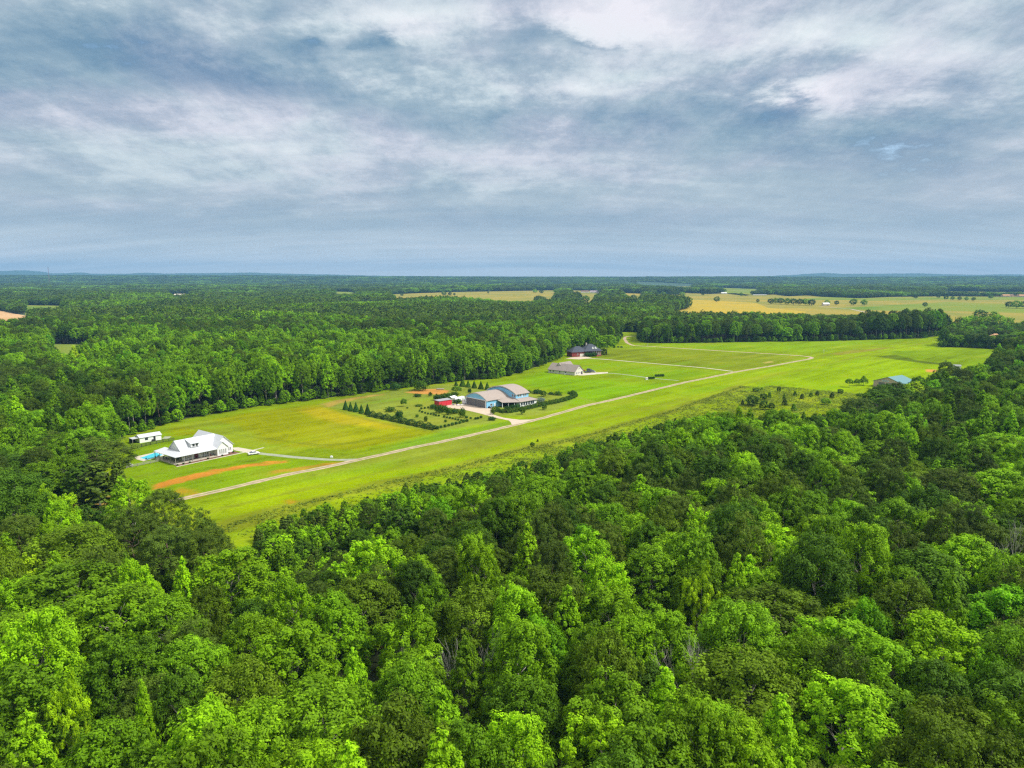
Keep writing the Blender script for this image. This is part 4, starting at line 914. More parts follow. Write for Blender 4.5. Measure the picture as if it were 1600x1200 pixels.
# white vehicle half hidden by the pine
def wheels(root, xs, ys, r=.33, w_=.22):
    for x_ in xs:
        for y_ in ys:
            wv = MB().tube((x_, y_-w_/2, r), (x_, y_+w_/2, r), r, r, 14).build('wheel', rubber, root); MB().tube((x_, y_-w_/2-.01, r), (x_, y_+w_/2+.01, r), r*.55, r*.55, 10).build('rim', deadwood, wv)
def car(name, loc_, rz, body, label, cat, kind='sedan'):
    c_ = empty(name, loc_, rz, label, cat); b_ = MB()
    if kind == 'sedan':
        lo = [(-2.35,.32),(2.3,.32),(2.4,.55),(2.3,.80),(1.25,.95),(-1.55,.98),(-2.3,.92),(-2.4,.6)]; hi = [(1.2,.94),(.45,1.42),(-.75,1.45),(-1.75,.96)]
    elif kind == 'pickup':
        lo = [(-2.7,.45),(2.7,.45),(2.75,.8),(2.65,1.1),(1.3,1.22),(-2.7,1.2)]; hi = [(1.25,1.2),(.7,1.85),(-.6,1.87),(-.8,1.18)]
    else:
        lo = [(-2.3,.4),(2.3,.4),(2.4,.7),(2.2,1.0),(1.3,1.12),(-2.3,1.12)]; hi = [(1.25,1.1),(.6,1.72),(-2.0,1.75),(-2.28,1.1)]
    b_.ext(lo, 'y', -.9, .9); bo = b_.build('body', body, c_); bv = bo.modifiers.new('b', 'BEVEL'); bv.width = .08; bv.segments = 2
    n_ = len(hi); m_ = [(x, -.80, z) if z < 1.3 else (x, -.62, z) for x, z in hi]+[(x, .80, z) if z < 1.3 else (x, .62, z) for x, z in hi]
    k = MB(); k.add(m_, [(0,1,2,3),(7,6,5,4),(0,4,5,1),(2,6,7,3)]); k.build('windows', glass, c_)
    r_ = MB(); zt = max(z for _, z in hi); x0 = hi[1][0]; x1 = hi[2][0]; r_.box(x1-.02, x0+.02, -.63, .63, zt-.02, zt+.04); r_.build('roof', body, c_)
    for s_g in (-1, 1): MB().box(2.36, 2.42, s_g*.62-.16, s_g*.62+.16, .60, .74).build('headlight', trim, c_)
    for s_g in (-1, 1): MB().box(-2.42 if kind != 'pickup' else -2.73, -2.36 if kind != 'pickup' else -2.68, s_g*.68-.12, s_g*.68+.12, .66, .82).build('tail_light', carred, c_)
    wheels(c_, (-1.45, 1.5), (-.82, .82)); return c_
pc_ = G(396.5, 710.2); pa_, pb_ = G(388,712), G(405,709.6)
car('parked_car', (*pc_, .03), math.atan2(pb_[1]-pa_[1], pb_[0]-pa_[0]), carwhite, 'white sedan parked at the end of the farmhouse driveway', 'car')
p_ = G(202.5, 729); car('parked_vehicle', (*p_, .01), 1.1, carwhite, 'small white vehicle half hidden behind the big pine, beside the pool lawn', 'vehicle', 'suv').scale = (.55,.6,.75)

# shed behind the black fence
A, B_ = G(218.6,692.5), G(252.4,686.8); o_, an = frame_at(A, B_); L_ = math.dist(A, B_)
S1 = empty('garden_shed', A, an, 'long low white shed with pale metal roof behind the black fence', 'shed')
MB().ext([(0,0),(4.4,0),(4.4,2.5),(2.2,3.5),(0,2.5)], 'x', 0, L_).build('wall', white_wall, S1)
gable_x(MB(), 0, L_, 0, 4.4, 2.5, 3.5, .12, .35, .25).build('roof', white_roof, S1)
window(S1, L_*.31, 0, 1.1, 1.1, .9, '-y', False, black)
for f_ in (.68, .77, .86): d_ = MB().box(L_*f_-.45, L_*f_+.45, -.06, -.003, .05, 2.2).build('door', white_wall if f_ != .68 else black, S1); MB().box(L_*f_+.3, L_*f_+.36, -.1, -.06, 1.0, 1.15).build('handle', black, d_)
MB().box(L_*.55, L_*.62, -1.0, -.1, .0, .9).build('air_unit', black, S1)
mb = MB(); mb.slab([(-3.0,.2,2.3),(-.3,.2,2.45),(-.3,4.6,2.45),(-3.0,4.6,2.3)], .1); mb.build('lean_to_roof', white_roof, S1)
for a_, b_ in ((-2.9,.35),(-2.9,4.4)): MB().box(a_-.07, a_+.07, b_-.07, b_+.07, 0, 2.2).build('post', greywood, S1)
MB().box(-2.9, -.1, 4.3, 4.38, 0, 2.2).build('back_panel', blackwood, S1)

# ------------------------------------------------------------------ blue hangar house
H0 = G(760.5, 638.1); a1 = math.atan2(.69, .72)
B = empty('hangar_house', H0, a1, 'bright blue hangar house with arched tan roofs and two-storey wing', 'house')
def arch(y0, y1, e, r, n=14, fl=.12):
    out = []
    for i in range(n+1):
        f = i/n; k = math.sin(math.pi*f)**.80
        # wide shallow bow with slight flare at the eaves
        out.append((y0+(y1-y0)*f, e+(r-e)*(k*.9+.1*(1-abs(2*f-1)))))
    return out
def arch_roof(mb, prof, x0, x1, th=.2):
    top = [(y, z+th) for y, z in prof]; return mb.ext(prof+top[::-1], 'x', x0, x1)
p1 = arch(0, 19, 4.5, 7.9)
MB().ext([(0,0),(19,0)]+p1[::-1], 'x', 0.0, 18.0).build('hangar_wall', blue_wall, B)
pr = [(-.55, 4.22)]+p1[1:-1]+[(19.55, 4.22)]
arch_roof(MB(), [(y, z+.01) for y, z in pr], -.5, 18).build('hangar_roof', tan_shingle, B)
arch_roof(MB(), [(y, z-.30) for y, z in pr], -.30, -.003, .28).build('fascia', trim, B)
dh = MB().box(-.16, -.004, 1.0, 18.0, 0.02, 4.35).build('hangar_door', steelgray, B)
fr = MB(); fr.box(-.22, -.003, .45, 1.0, 0, 4.7); fr.box(-.22, -.003, 18.0, 18.5, 0, 4.7); fr.box(-.22, -.003, 1.0, 18.0, 4.352, 4.7); fr.build('door_frame', trim, B)
for y_ in (5.2, 9.5, 13.8): MB().box(-.20, -.165, y_-.04, y_+.04, .05, 4.3).build('panel_joint', blue_trim, dh)
window(B, 3.6, 0, 1.2, 1.5, 1.1, '-y')
# tall two storey block
p2 = arch(-5.6, 19.4, 6.9, 10.3)
MB().ext([(-5.6,0),(19.4,0)]+p2[::-1], 'x', 18.003, 28.5).build('wall', blue_wall, B)
pr2 = [(-6.3, 6.6)]+p2[1:-1]+[(20.1, 6.6)]
arch_roof(MB(), [(y, z+.01) for y, z in pr2], 17.5, 29.0).build('roof', tan_shingle, B)
arch_roof(MB(), [(y, z-.30) for y, z in pr2], 17.6, 17.999, .28).build('fascia', trim, B)
arch_roof(MB(), [(y, z-.62) for y, z in pr2[1:-1]], 17.75, 17.996, .28).build('eave_shade_strip', blue_trim, B)  # dark strip put in as the shade line under the eave
for x_ in (20.2, 21.7, 24.6, 26.2): window(B, x_, -5.6, 5.1, .95, 1.45, '-y')
for y_ in (-4.6, -2.9): window(B, 18.0, y_, 5.1, .95, 1.45, '-x')
MB().box(22.9, 23.4, -5.68, -5.603, 4.6, 7.0).build('corner_board', trim, B)
# ground floor skirt and porch
mb = MB(); mb.box(17.5, 29.0, -10, -5.603, 0, 3.0); mb.box(28.503, 31.0, -9.997, 6, 0, 3.0); mb.build('lower_wall', trim, B)
mb = MB(); mb.slab([(17,-10.7,3.0),(31.7,-10.7,3.0),(28.4,-5.5,4.3),(18,-5.5,4.3)], .16); mb.slab([(31.7,-10.7,3.0),(31.7,6.6,3.0),(28.4,6.6,4.55),(28.4,-5.5,4.55)], .16)
mb.slab([(8,-4.7,3.0),(17,-10.7,3.0),(18,-5.5,4.55),(18,.1,4.9),(8,.1,4.1)], .16); mb.build('lower_roof', tan_shingle, B)
for x_, y_ in ((8.3,-4.4),(11.3,-6.3),(14.3,-8.3),(17.1,-10.1)): MB().box(x_-.15, x_+.15, y_-.15, y_+.15, 0, 2.95).build('porch_post', trim, B)
MB().box(11.5, 14.5, -.5, -.005, .05, 2.4).build('porch_shade_slab', black, B)  # black slab standing in for the shade in the dark porch opening
MB().box(15.5, 17.4, -6, -.3, .05, 2.5).build('porch_shade_box', black, B)  # black box that fills the porch's dark opening, shade given by its colour
for x_ in (18.6, 20.6, 22.6, 24.6, 26.6, 28.2): window(B, x_, -10, .8, 1.15, 1.5, '-y', False, blue_trim)
mb = MB(); mb.box(5.6, 6.6, -.3, -.004, 0, 2.3); mb.build('side_door', trim, B)

# red shed left of the hangar
A, B_ = G(686.1,635.3), G(706,632.2); o_, an = frame_at(A, B_); L_ = math.dist(A, B_)
R1 = empty('red_shed', A, an, 'bright red metal shed with grey lean-to roof left of the blue hangar', 'shed')
MB().ext([(0,0),(4.6,0),(4.6,3.3),(0,3.15)], 'x', 0, L_).build('wall', red_metal, R1)
mb = MB(); mb.slab([(-.3,-.3,3.27),(L_+.3,-.3,3.27),(L_+.3,4.9,3.44),(-.3,4.9,3.44)], .12); mb.build('roof', pbr('grey_roof', (.30,.30,.31), .6, 1, .12), R1)
for f_ in (.2, .6): MB().box(L_*f_, L_*f_+2.2, -.08, -.004, .05, 2.3).build('door', red_metal, R1)
# white camper, canopy and trailer between shed and hangar
def camper(loc_, rz, L_, label):
    c_ = empty('camper', loc_, rz, label, 'camper'); b_ = MB().ext([(-1.2,.55),(1.2,.55),(1.25,2.0),(.9,2.85),(-.9,2.85),(-1.25,2.0)], 'x', -L_/2, L_/2).build('body', carwhite, c_)
    for x_ in (-L_*.3, L_*.05, L_*.3): MB().box(x_-.35, x_+.35, -1.27, -1.2, 1.35, 1.85).build('window', glass, c_)
    MB().box(-L_*.15-.3, -L_*.15+.3, -1.27, -1.2, .7, 2.1).build('door', cream, c_); wheels(c_, (-.5,.5), (-1.05,1.05)); MB().box(L_/2, L_/2+1.2, -.08, .08, .5, .6).build('tow_bar', black, c_)
p_ = G(716.5, 627.5); camper((*p_, 0), a1+.2, 9.0, 'white camper parked between the red shed and the blue hangar')
p_ = G(727.0, 631.2); tr_ = empty('box_trailer', (*p_, 0), a1, 'white box trailer against the left corner of the hangar', 'trailer')
MB().box(-1.6,1.6,-1.1,1.1,.5,2.8).build('body', carwhite, tr_); wheels(tr_, (-.4,.4), (-1.0,1.0)); MB().box(-1.62,-1.6,-.9,.9,.6,2.6).build('door', trim, tr_)
p_ = G(706.5, 626.5); cn = empty('white_carport', (*p_, 0), a1+.3, 'white pitched canopy behind the right end of the red shed', 'canopy')
mb = MB(); gable_x(mb, -2.6, 2.6, -2, 2, 2.3, 3.1, .08, .2, .1); mb.build('roof', trim, cn)
for a_, b_ in ((-2.5,-1.9),(2.5,-1.9),(-2.5,1.9),(2.5,1.9)): MB().box(a_-.06,a_+.06,b_-.06,b_+.06,0,2.3).build('post', trim, cn)
p_ = G(719.3, 633.8); bt = empty('small_boat', (*p_, .04), .3, 'small pale boat resting on the concrete in front of the camper', 'boat')
MB().add([(-1.9,-.7,.0),(1.2,-.6,.0),(2.2,0,.15),(1.2,.6,.0),(-1.9,.7,.0),(-2.1,-.9,.6),(1.3,-.85,.65),(2.7,0,.8),(1.3,.85,.65),(-2.1,.9,.6)], [(0,1,2,3,4),(0,5,6,1),(1,6,7,2),(2,7,8,3),(3,8,9,4),(4,9,5,0)]).build('hull', trim, bt, fix=False)
MB().box(-1.9,1.6,-.7,.7,.40,.46).build('deck', cream, bt); MB().box(-.3,.2,-.5,.5,.46,.8).build('seat', greywood, bt)
for i_, (u_, v_, c__) in enumerate([(708.5,633.2,'grey'),(714,632.4,'dark'),(764,637.8,'dark'),(768,637.6,'grey')]):
    p_ = G(u_, v_); o = MB(); o.box(-.6,.6,-.4,.4,.25,.7); o.box(-.5,.1,-.35,.35,.7,1.1); o.tube((-.4,-.42,.25),(-.4,.42,.25),.25,.25,10); o.tube((.4,-.42,.25),(.4,.42,.25),.25,.25,10)
    o = o.build('utility_cart', cargrey if c__ == 'grey' else black); o.location = (*p_, .04); o.rotation_euler = (0,0,i_*1.3)
    tag(o, c__+' low utility cart '+('beside the right end of the red shed','in front of the camper on the concrete','by the blue wall at the hangar door corner','by the blue wall, right of the dark cart')[i_], 'cart')

# ------------------------------------------------------------------ tan roofed house
A, B_ = G(856.7,582.2), G(898,586.7); an = math.atan2(B_[1]-A[1], B_[0]-A[0]); L_ = math.dist(A, B_)
T1 = empty('tan_house', A, an, 'long cream house with big taupe shingle roof on the open lawn', 'house')
MB().ext([(0,0),(11.5,0),(11.5,2.9),(5.75,7.3),(0,2.9)], 'x', 0, L_).build('wall', cream, T1)
gable_x(MB(), 0, L_, 0, 11.5, 2.9, 7.3, .2, .6, .5).build('roof', taupe_shingle, T1)
MB().ext([(2.2,0),(12.6,0),(12.6,2.9),(7.4,7.9),(2.2,2.9)], 'y', 4, 19).build('rear_wall', cream, T1)
gable_y(MB(), 2.2, 12.6, 4.2, 19, 2.9, 7.9, .2, .6, .5).build('rear_roof', taupe_shingle, T1)
for f_ in (.06,.18,.43,.64): window(T1, L_*f_+.3, 0, 1.2, .7, .9, '-y', False, black)
for y_ in (2.2, 4.6, 7.0): window(T1, L_, y_, .9, 1.0, 1.3, 'x')
window(T1, L_, 5.75, 4.3, .9, 1.1, 'x'); MB().box(L_+.003, L_+.1, 8.6, 10.4, .05, 2.3).build('door', black, T1)
MB().box(L_*.63, L_*.63+1.6, -1.0, -.05, 0, .9).build('entry_steps', trim, T1)
p_ = G(918.5, 582.6); car('parked_pickup', (*p_, .03), .25, carblack, 'black pickup parked beside the tan-roofed house', 'pickup', 'pickup')
p_ = G(925.8, 581.8); car('parked_car', (*p_, .03), -.5, cargrey, 'grey car parked right of the black pickup', 'car', 'suv')
p_ = G(921, 579.3); car('parked_car', (*p_, .01), .1, carblack, 'dark car parked behind the black pickup', 'car', 'suv')
p_ = G(910.3, 580.8); tk_ = empty('farm_tractor', (*p_, .0), .3, 'rust-red tractor between the tan-roofed house and the pickup', 'tractor')
MB().box(-.2,2.2,-.5,.5,.8,1.6).build('hood', carred, tk_); MB().box(-1.6,-.2,-.7,.7,.8,1.3).build('chassis', carred, tk_); mb = MB(); mb.box(-1.5,-.1,-.75,.75,2.4,2.55); mb.build('canopy', carred, tk_)
for a_, b_ in ((-1.4,-.7),(-.2,-.7),(-1.4,.7),(-.2,.7)): MB().box(a_-.05,a_+.05,b_-.05,b_+.05,1.3,2.4).build('post', black, tk_)
wheels(tk_, (-1.0,), (-.95,.95), .8, .4); wheels(tk_, (1.6,), (-.7,.7), .45, .3)

# ------------------------------------------------------------------ brick house
A, B_ = G(893.5,557.8), G(940,556); an = math.atan2(B_[1]-A[1], B_[0]-A[0]); L_ = math.dist(A, B_)
K = empty('brick_house', A, an, 'red brick house with dark hipped roof and white garage door at the treeline', 'house')
def hip(mb, x0, x1, y0, y1, e, r, th=.2, oh=.6):
    x0 -= oh; x1 += oh; y0 -= oh; y1 += oh; h_ = (y1-y0)/2; ym = (y0+y1)/2; a_ = (x0+h_, ym, r); b_ = (x1-h_, ym, r)
    if x0+h_ > x1-h_: a_ = b_ = ((x0+x1)/2, ym, r)
    c_ = [(x0,y0,e),(x1,y0,e),(x1,y1,e),(x0,y1,e)]
    mb.slab([c_[0],c_[1],b_,a_], th); mb.slab([c_[2],c_[3],a_,b_], th); mb.slab([c_[3],c_[0],a_], th); mb.slab([c_[1],c_[2],b_], th); return mb
mb = MB(); mb.box(0, 15.0, 0, 12, 0, 4.6); mb.box(14.9, L_, 1.5, 14, 0, 5.0); mb.build('wall', brick, K)
r_ = hip(MB(), 0, 16.5, 0, 12, 4.5, 9.4).build('garage_roof', slate_shingle, K)
hip(MB(), 13, L_, -.5, 14, 5.0, 11.2).build('roof', slate_shingle, K)
g_ = MB().box(8.2, 13.4, -.08, -.004, .05, 2.8).build('garage_door', gd, K)
MB().box(-.08, 15.08, -.1, -.003, 4.2, 4.5).build('fascia', trim, K)
window(K, 6.0, 0, 1.6, 1.0, 1.3, '-y')
for x_ in (21.5, 23.3, 25.1, 27, 28.9): MB().box(x_-.2, x_+.2, -.4, 0, .9, 4.9).build('porch_column', trim, K)
MB().box(20.5, L_-.4, -.8, 1.49, 0, .9).build('porch_base', brick, K)
MB().box(24.0, 26.2, -3.2, -.8, 0, .5).build('porch_steps', carred, K)
for x_ in (17.2, 19.2, 22.4, 26.2, 28.0): window(K, x_, 1.5, 1.8, 1.0, 1.9, '-y')
for x_ in (22.6, 25.6):
    d_ = MB().ext([(x_-1.1,6.6),(x_+1.1,6.6),(x_+1.1,7.5),(x_,8.6),(x_-1.1,7.5)], 'y', 1.2, 4.5).build('dormer', trim, K); gable_y(MB(), x_-1.1, x_+1.1, 1.2, 5, 7.5, 8.6, .1, .2, .2).build('dormer_roof', trim, d_)
MB().box(18.2, 19.4, 8.6, 9.8, 8, 12.0).build('chimney', deadwood, K)
for i_, (u_, v_, r__, h__) in enumerate([(917,557,3.0,3.8),(922,557.2,2.6,3.4),(928,557,2.8,3.8),(943,554,3.5,6)]):
    p_ = G(u_, v_); o = link('foundation_shrub', bushm('foundation_shrub', 900, r__, h__, 0, .5, LM['shrub'])); o.location = (*p_, 0)
    tag(o, ('dark shrub just right of the brick house garage door','dark shrub, middle of three before the brick house','dark shrub left of the brick house porch','tall dark shrub at the right end of the brick house')[i_], 'shrub')
for i_, (u_, v_) in enumerate([(960,543.5),(966,543.2),(971,543.4)]):
    p_ = G(u_, v_); o = link('round_shrub', bushm('round_shrub', 200, 1.3, 1.6, 0, .4, LM['shrub'])); o.location = (*p_, 0); tag(o, ORD[i_+1]+' low dark shrub from left on the lawn below the lane through the trees', 'shrub')

# ------------------------------------------------------------------ teal roofed barn
A, B_ = G(1365,594.5,4), G(1410,600,4); an = math.atan2(B_[1]-A[1], B_[0]-A[0]); L_ = math.dist(A, B_)
E = empty('barn', A, an, 'tan barn with teal metal roof half hidden behind the treetops', 'barn')
MB().ext([(0,0),(L_,0),(L_,4),(L_*.5,7.4),(0,4)], 'y', 0, 18).build('wall', tan_block, E)
gable_y(MB(), 0, L_, 0, 18, 4, 7.4, .18, .6, .5).build('roof', teal_roof, E)
for f_ in (.18, .45): MB().box(L_*f_, L_*f_+4.2, -.1, -.004, .05, 3.5).build('barn_door', steelgray, E)
window(E, L_*.82, 0, 1.2, 1.4, 1.2, '-y'); MB().box(L_*.30, L_*.55, -.09, -.004, 4.2, 5.2).build('gable_vent', pbr('pale_blue_grey', (.40,.45,.50), .6), E)
p_ = G(1496, 577); WS = empty('white_shed', (*p_, 0), -.3, 'small white shed peeking over the trees at the right of the field', 'shed')
MB().ext([(0,0),(4,0),(4,2.6),(2,3.6),(0,2.6)], 'x', -2.5, 2.5).build('wall', trim, WS); gable_x(MB(), -2.5, 2.5, 0, 4, 2.6, 3.6, .12, .3, .3).build('roof', pbr('dull_roof', (.25,.27,.26), .7, 1, .1), WS); window(WS, .5, 0, 1.0, .9, 1.1, '-y')

# ------------------------------------------------------------------ planting around the hangar house
me_con = bushm('conifer', 1600, 1.0, 2.6, 1, .22, LM['shrub']); me_con2 = bushm('conifer', 1600, 1.0, 2.6, 1, .22, LM['dark'])
for i_, (u_, v_) in enumerate([(540,640),(547.8,642),(556.4,643.5),(564.8,645.8),(574.4,647.6)]):
    o = link('conifer', me_con); o.location = (*G(u_, v_), 0); s_q = (1.0,.95,1.05,.95,1.1)[i_]; o.scale = (1.65*s_q, 1.65*s_q, 2.0*s_q); o.rotation_euler = (0,0,i_)
    tag(o, ORD[i_+1]+' pointed conifer from left in the row at the head of the hedge', 'conifer', 'pointed conifers at the left end of the hedge')
for i_, (u_, v_) in enumerate([(712.6,602.6),(722.8,603.8),(731.5,605),(741,606.4),(751.5,607.8),(761.3,608.9)]):
    o = link('conifer', me_con2); o.location = (*G(u_, v_), 0); s_q = (.8,1.3,1.05,1.1,1.15,1.1)[i_]; o.scale = (1.75*s_q, 1.75*s_q, 1.75*s_q); o.rotation_euler = (0,0,i_)
    tag(o, ORD[i_+1]+' conifer from left in the row behind the hangar house lawn', 'conifer', 'conifers in the row behind the hangar')
me_ball = bushm('round_shrub', 420, .9, 1.5, 0, .24, LM['shrub'], .1)
def balls(L, lab, grp, s0=1.0):
    for i_, (u_, v_) in enumerate(L):
        o = link('round_shrub', me_ball); o.location = (*G(u_, v_), 0); s_q = s0*random.uniform(.85,1.15); o.scale = (s_q, s_q, s_q); o.rotation_euler = (0,0,random.uniform(0,6))
        tag(o, ORD[i_+1]+' '+lab, 'shrub', grp)
z5 = lambda L: [(670+a/13.333, 590+b/13.333) for a, b in L]
z2 = lambda L: [(500+a/5.714, 570+b/5.714) for a, b in L]
balls(z5([(180,1070),(255,1052),(340,1036),(415,1015),(492,997),(570,977),(648,960),(725,938),(795,922)]), 'clipped ball shrub from the hedge corner in the front row', 'ball shrubs of the front row', .92)
balls(z2([(890,418),(913,428),(940,436),(965,443)])+z5([(45,775),(103,788),(152,803),(210,808),(322,835),(380,848),(440,858),(497,868),(557,882),(613,895),(678,908),(735,912)]), 'ball shrub from left in the row crossing behind the lawn', 'ball shrubs of the middle row', .72)
balls(z2([(905,398),(936,393),(966,388)]), 'ball shrub from left in the short row before the red shed', 'ball shrubs of the short row', .7)
balls(z5([(785,850),(873,862),(975,873),(1025,865),(1088,845)]), 'ball shrub from left beside the concrete drive', 'ball shrubs beside the drive', .85)
IRR = [(z5([(95,655)]),2.2,2.6,'wide dark bush at the near corner of the red shed'),(z5([(220,738)]),2.6,4.2,'tall bushy shrub below the red shed, leftmost of four'),(z5([(320,712)]),2.4,3.4,'rounded shrub below the red shed, second of four'),(z5([(420,775)]),1.9,3.6,'upright shrub below the red shed, third of four'),(z5([(545,745)]),2.4,2.4,'broad low shrub below the concrete apron'),(z5([(695,828)]),1.9,4.6,'tall narrow shrub beside the row of ball shrubs'),
 (z5([(1315,890)]),2.1,1.8,'square dark shrub alone on the near side of the drive'),(z5([(1330,765)]),1.3,3.0,'reddish upright shrub at the corner of the hangar hedge'),
 (z5([(190,470)]),2.8,3.4,'dark bush behind the left end of the red shed'),(z5([(330,455)]),2.6,3.4,'dark bush behind the middle of the red shed'),(z5([(410,450)]),2.6,3.4,'dark bush behind the right end of the red shed'),(z5([(540,395)]),2.4,2.8,'dark bush left of the white camper'),(z5([(590,525)]),2.6,2.2,'leafy bush in front of the white camper'),
 (z2([(628,418)]),3.0,2.4,'wide low bush in the garden behind the long hedge'),(z2([(705,478)]),2.2,4.0,'rounded small tree just behind the long hedge'),(z2([(866,468)]),.9,1.5,'small round shrub in the middle of the garden lawn'),(z2([(945,508)]),1.0,2.8,'pale young conifer on the garden lawn'),(z2([(1120,513)]),.8,1.3,'small round shrub inside the corner of the ball rows'),(z2([(780,390)]),.7,.8,'tiny shrub on the back lawn'),(z2([(882,370)]),2.4,1.0,'flat spreading shrub on the back lawn'),(z2([(872,285)]),2.6,1.8,'dark brush pile beside the bare red soil'),(z2([(985,280)]),1.2,2.4,'small pointed shrub in front of the bare red soil'),(z2([(1335,252)]),1.3,2.8,'small young conifer left of the arched roof'),
 (z2([(895,230)]),4.6,6.5,'leafy small tree at the forest edge behind the red soil'),(z2([(680,225)]),3.4,4.4,'small bushy tree at the forest edge behind the garden')]
me_irr = [bushm('garden_shrub', 900, 1, 1, 0, .17, LM['shrub'], .4), bushm('garden_shrub', 900, 1, 1, 0, .17, LM['dark'], .5), bushm('garden_shrub', 900, 1, 1, 0, .17, LM['olive'], .5)]
for i_, (L, r__, h__, lab) in enumerate(IRR):
    o = link('garden_shrub', me_irr[2 if 'reddish' in lab or 'pale' in lab else i_ % 2]); o.location = (*G(*L[0]), 0); o.scale = (r__*.9, r__*.9, h__); o.rotation_euler = (0,0,i_*1.7)
    tag(o, lab, 'small tree' if ' tree' in lab else 'conifer' if 'conifer' in lab else 'shrub')
# small garden trees with trunks
for i_, (u_, v_, r__, h__, k, lab) in enumerate([(z2([(1220,262)])[0]+(3.2,5.5,'m3','rounded garden tree between the conifer row and the red shed'))]+
      [(z2([(748,372)])[0]+(1.9,4.6,'m2','lollipop-shaped garden tree on the back lawn'))]+
      [(816.8,647.4,1.5,4.6,'ys3','thin young tree before the hangar house hedge, left one'),(850.5,640.6,1.5,4.2,'ys3','thin young tree before the hangar house hedge, right one'),
       (849,619.5,1.9,4.2,'ys3','small upright tree on the lawn right of the hangar house'),
       (1326.6,605,2.6,6.2,'m3','leftmost small tree on the lawn left of the teal-roofed barn'),(1338.5,603,2.0,5.0,'m2','middle small tree on the lawn left of the teal-roofed barn'),(1349,602,3.4,6.6,'m4','tallest small tree on the lawn left of the teal-roofed barn')]):
    x_, y_ = G(u_, v_); o = tree_obj(k, 'garden_tree', x_, y_, r__, h__, i_*1.1); tag(o, lab, 'small tree')
for i_, (u_, v_, r__, h__) in enumerate([(839.5,615.2,2.8,2.6),(826,614.5,1.6,2.0),(861,616.5,1.5,1.6),(872,617.4,2.2,2.4),(818.5,611.6,1.5,1.8)]):
    o = link('garden_shrub', me_irr[i_ % 2]); o.location = (*G(u_, v_), 0); o.scale = (r__, r__, h__)
    tag(o, ('large dark bush on the far side of the right lawn','bush by the right corner of the hangar house','low bush at the middle of the far bed','loose bush at the right of the far bed','small bush peeking behind the tall block eave')[i_], 'shrub')
def hedge(L, wd, h_, mat, label, dens=26, name='hedge'):
    pts = [Vector(p) for p in L]; P = []; N = []
    for a, b_ in zip(pts, pts[1:]):
        d = b_-a; n = int(d.length*dens); dn_ = d.normalized(); nr = Vector((-dn_.y, dn_.x))
        for _ in range(n):
            t_ = random.random(); s_ = a+d*t_; ph = random.uniform(-.2, math.pi+.2); bul = 1+.22*math.sin(s_.x*1.9+s_.y*.7)+.12*math.sin(s_.y*3.1)
            cx, cz = math.cos(ph)*wd/2*bul, max(.05, math.sin(ph))*h_*bul
            k = random.uniform(.82, 1.04); P.append((s_.x+nr.x*cx*k, s_.y+nr.y*cx*k, cz*k)); N.append((nr.x*math.cos(ph), nr.y*math.cos(ph), math.sin(ph)))
    o = leafy(name, P, .34, mat, None, np.array(N)); return tag(o, label, 'hedge')
hedge(GP([(576,649.5),(590,652.2),(610,656.6),(640,663),(665,668.5),(681,672)]), 3.6, 2.5, LM['shrub'], 'long dark hedge running from the conifer row to the ball shrubs', 190)
hedge(GP([(772,640.5),(780,643.6),(790,645.2),(804,643.2),(816,640.6),(832,637),(850,632.6),(862,630.8),(877,627.4),(893,622.4),(899,618.6),(896,616.3),(888,615.4)]), 3.4, 1.9, LM['dark'], 'dark curved hedge wrapping the front of the blue hangar house', 230)
hedge(GP([(829,613.5),(845,615),(862,616.4),(878,618.2)]), .9, .8, LM['shrub'], 'low thin planted strip at the far side of the right lawn', 30)
p_ = G(845, 628.8); o = link('garden_shrub', bushm('garden_shrub', 800, 2.6, 3.0, 0, .36, leafmat('silver_leaf', (.16,.22,.20), (.2,.26,.22)))); o.location = (*p_, 0); tag(o, 'silvery blue-green bush inside the curved hedge', 'shrub')
for i_, (u_, v_) in enumerate([(793,640),(800,638),(808,637.5)]):
    o = link('garden_shrub', me_irr[0]); o.location = (*G(u_, v_), 0); o.scale = (1.8, 1.8, 2.0); tag(o, ORD[i_+1]+' leafy shrub from left between the porch and the curved hedge', 'shrub')
# mailboxes and shrub beds near the strip
for i_, (u_, v_) in enumerate([(1014,592.6),(1017.5,592.6),(1021,592.4),(1025,588.8),(1029,588.6),(1033,588.4),(1036,588.4)]):
    o = link('round_shrub', me_ball); o.location = (*G(u_, v_), 0); o.scale = (1.2,1.2,1.3); tag(o, ORD[i_+1]+' small shrub from left in the two beds at the tan house lane', 'shrub', 'small shrubs at the tan house lane')
p_ = G(1010.3, 593.2); mbx = empty('well_house', (*p_, 0), .3, 'tiny white box hut at the left of the shrub beds', 'well house'); MB().ext([(-.7,0),(.7,0),(.7,1.2),(0,1.7),(-.7,1.2)], 'x', -.8, .8).build('wall', trim, mbx); gable_x(MB(), -.8, .8, -.7, .7, 1.2, 1.7, .08, .15, .1).build('roof', deadwood, mbx)
p_ = G(1287.2, 551.5); o = MB().tube((0,0,0),(0,0,3.2),.16,.16,8).box(-.35,.35,-.05,.05,2.4,3.1).build('marker_post', trim); o.location = (*p_, 0); tag(o, 'white marker post standing at the far end of the airstrip', 'marker post')
p_ = G(518, 715); o = MB().box(-.5,.5,-.4,.4,0,.6).box(-.3,.3,-.2,.2,.6,.8).build('utility_box', trim); o.location = (*p_, 0); tag(o, 'small white utility box in the grass by the farmhouse lane', 'utility box')
p_ = G(688, 608.5); o = MB().box(-2.5,2.5,-1,1,.3,.6).box(-2.3,2.3,-.9,.9,0,.3).build('flatbed_trailer', greywood); o.location = (*p_, 0); o.rotation_euler = (0,0,-.1); tag(o, 'grey flat trailer left on the bare red soil', 'trailer')

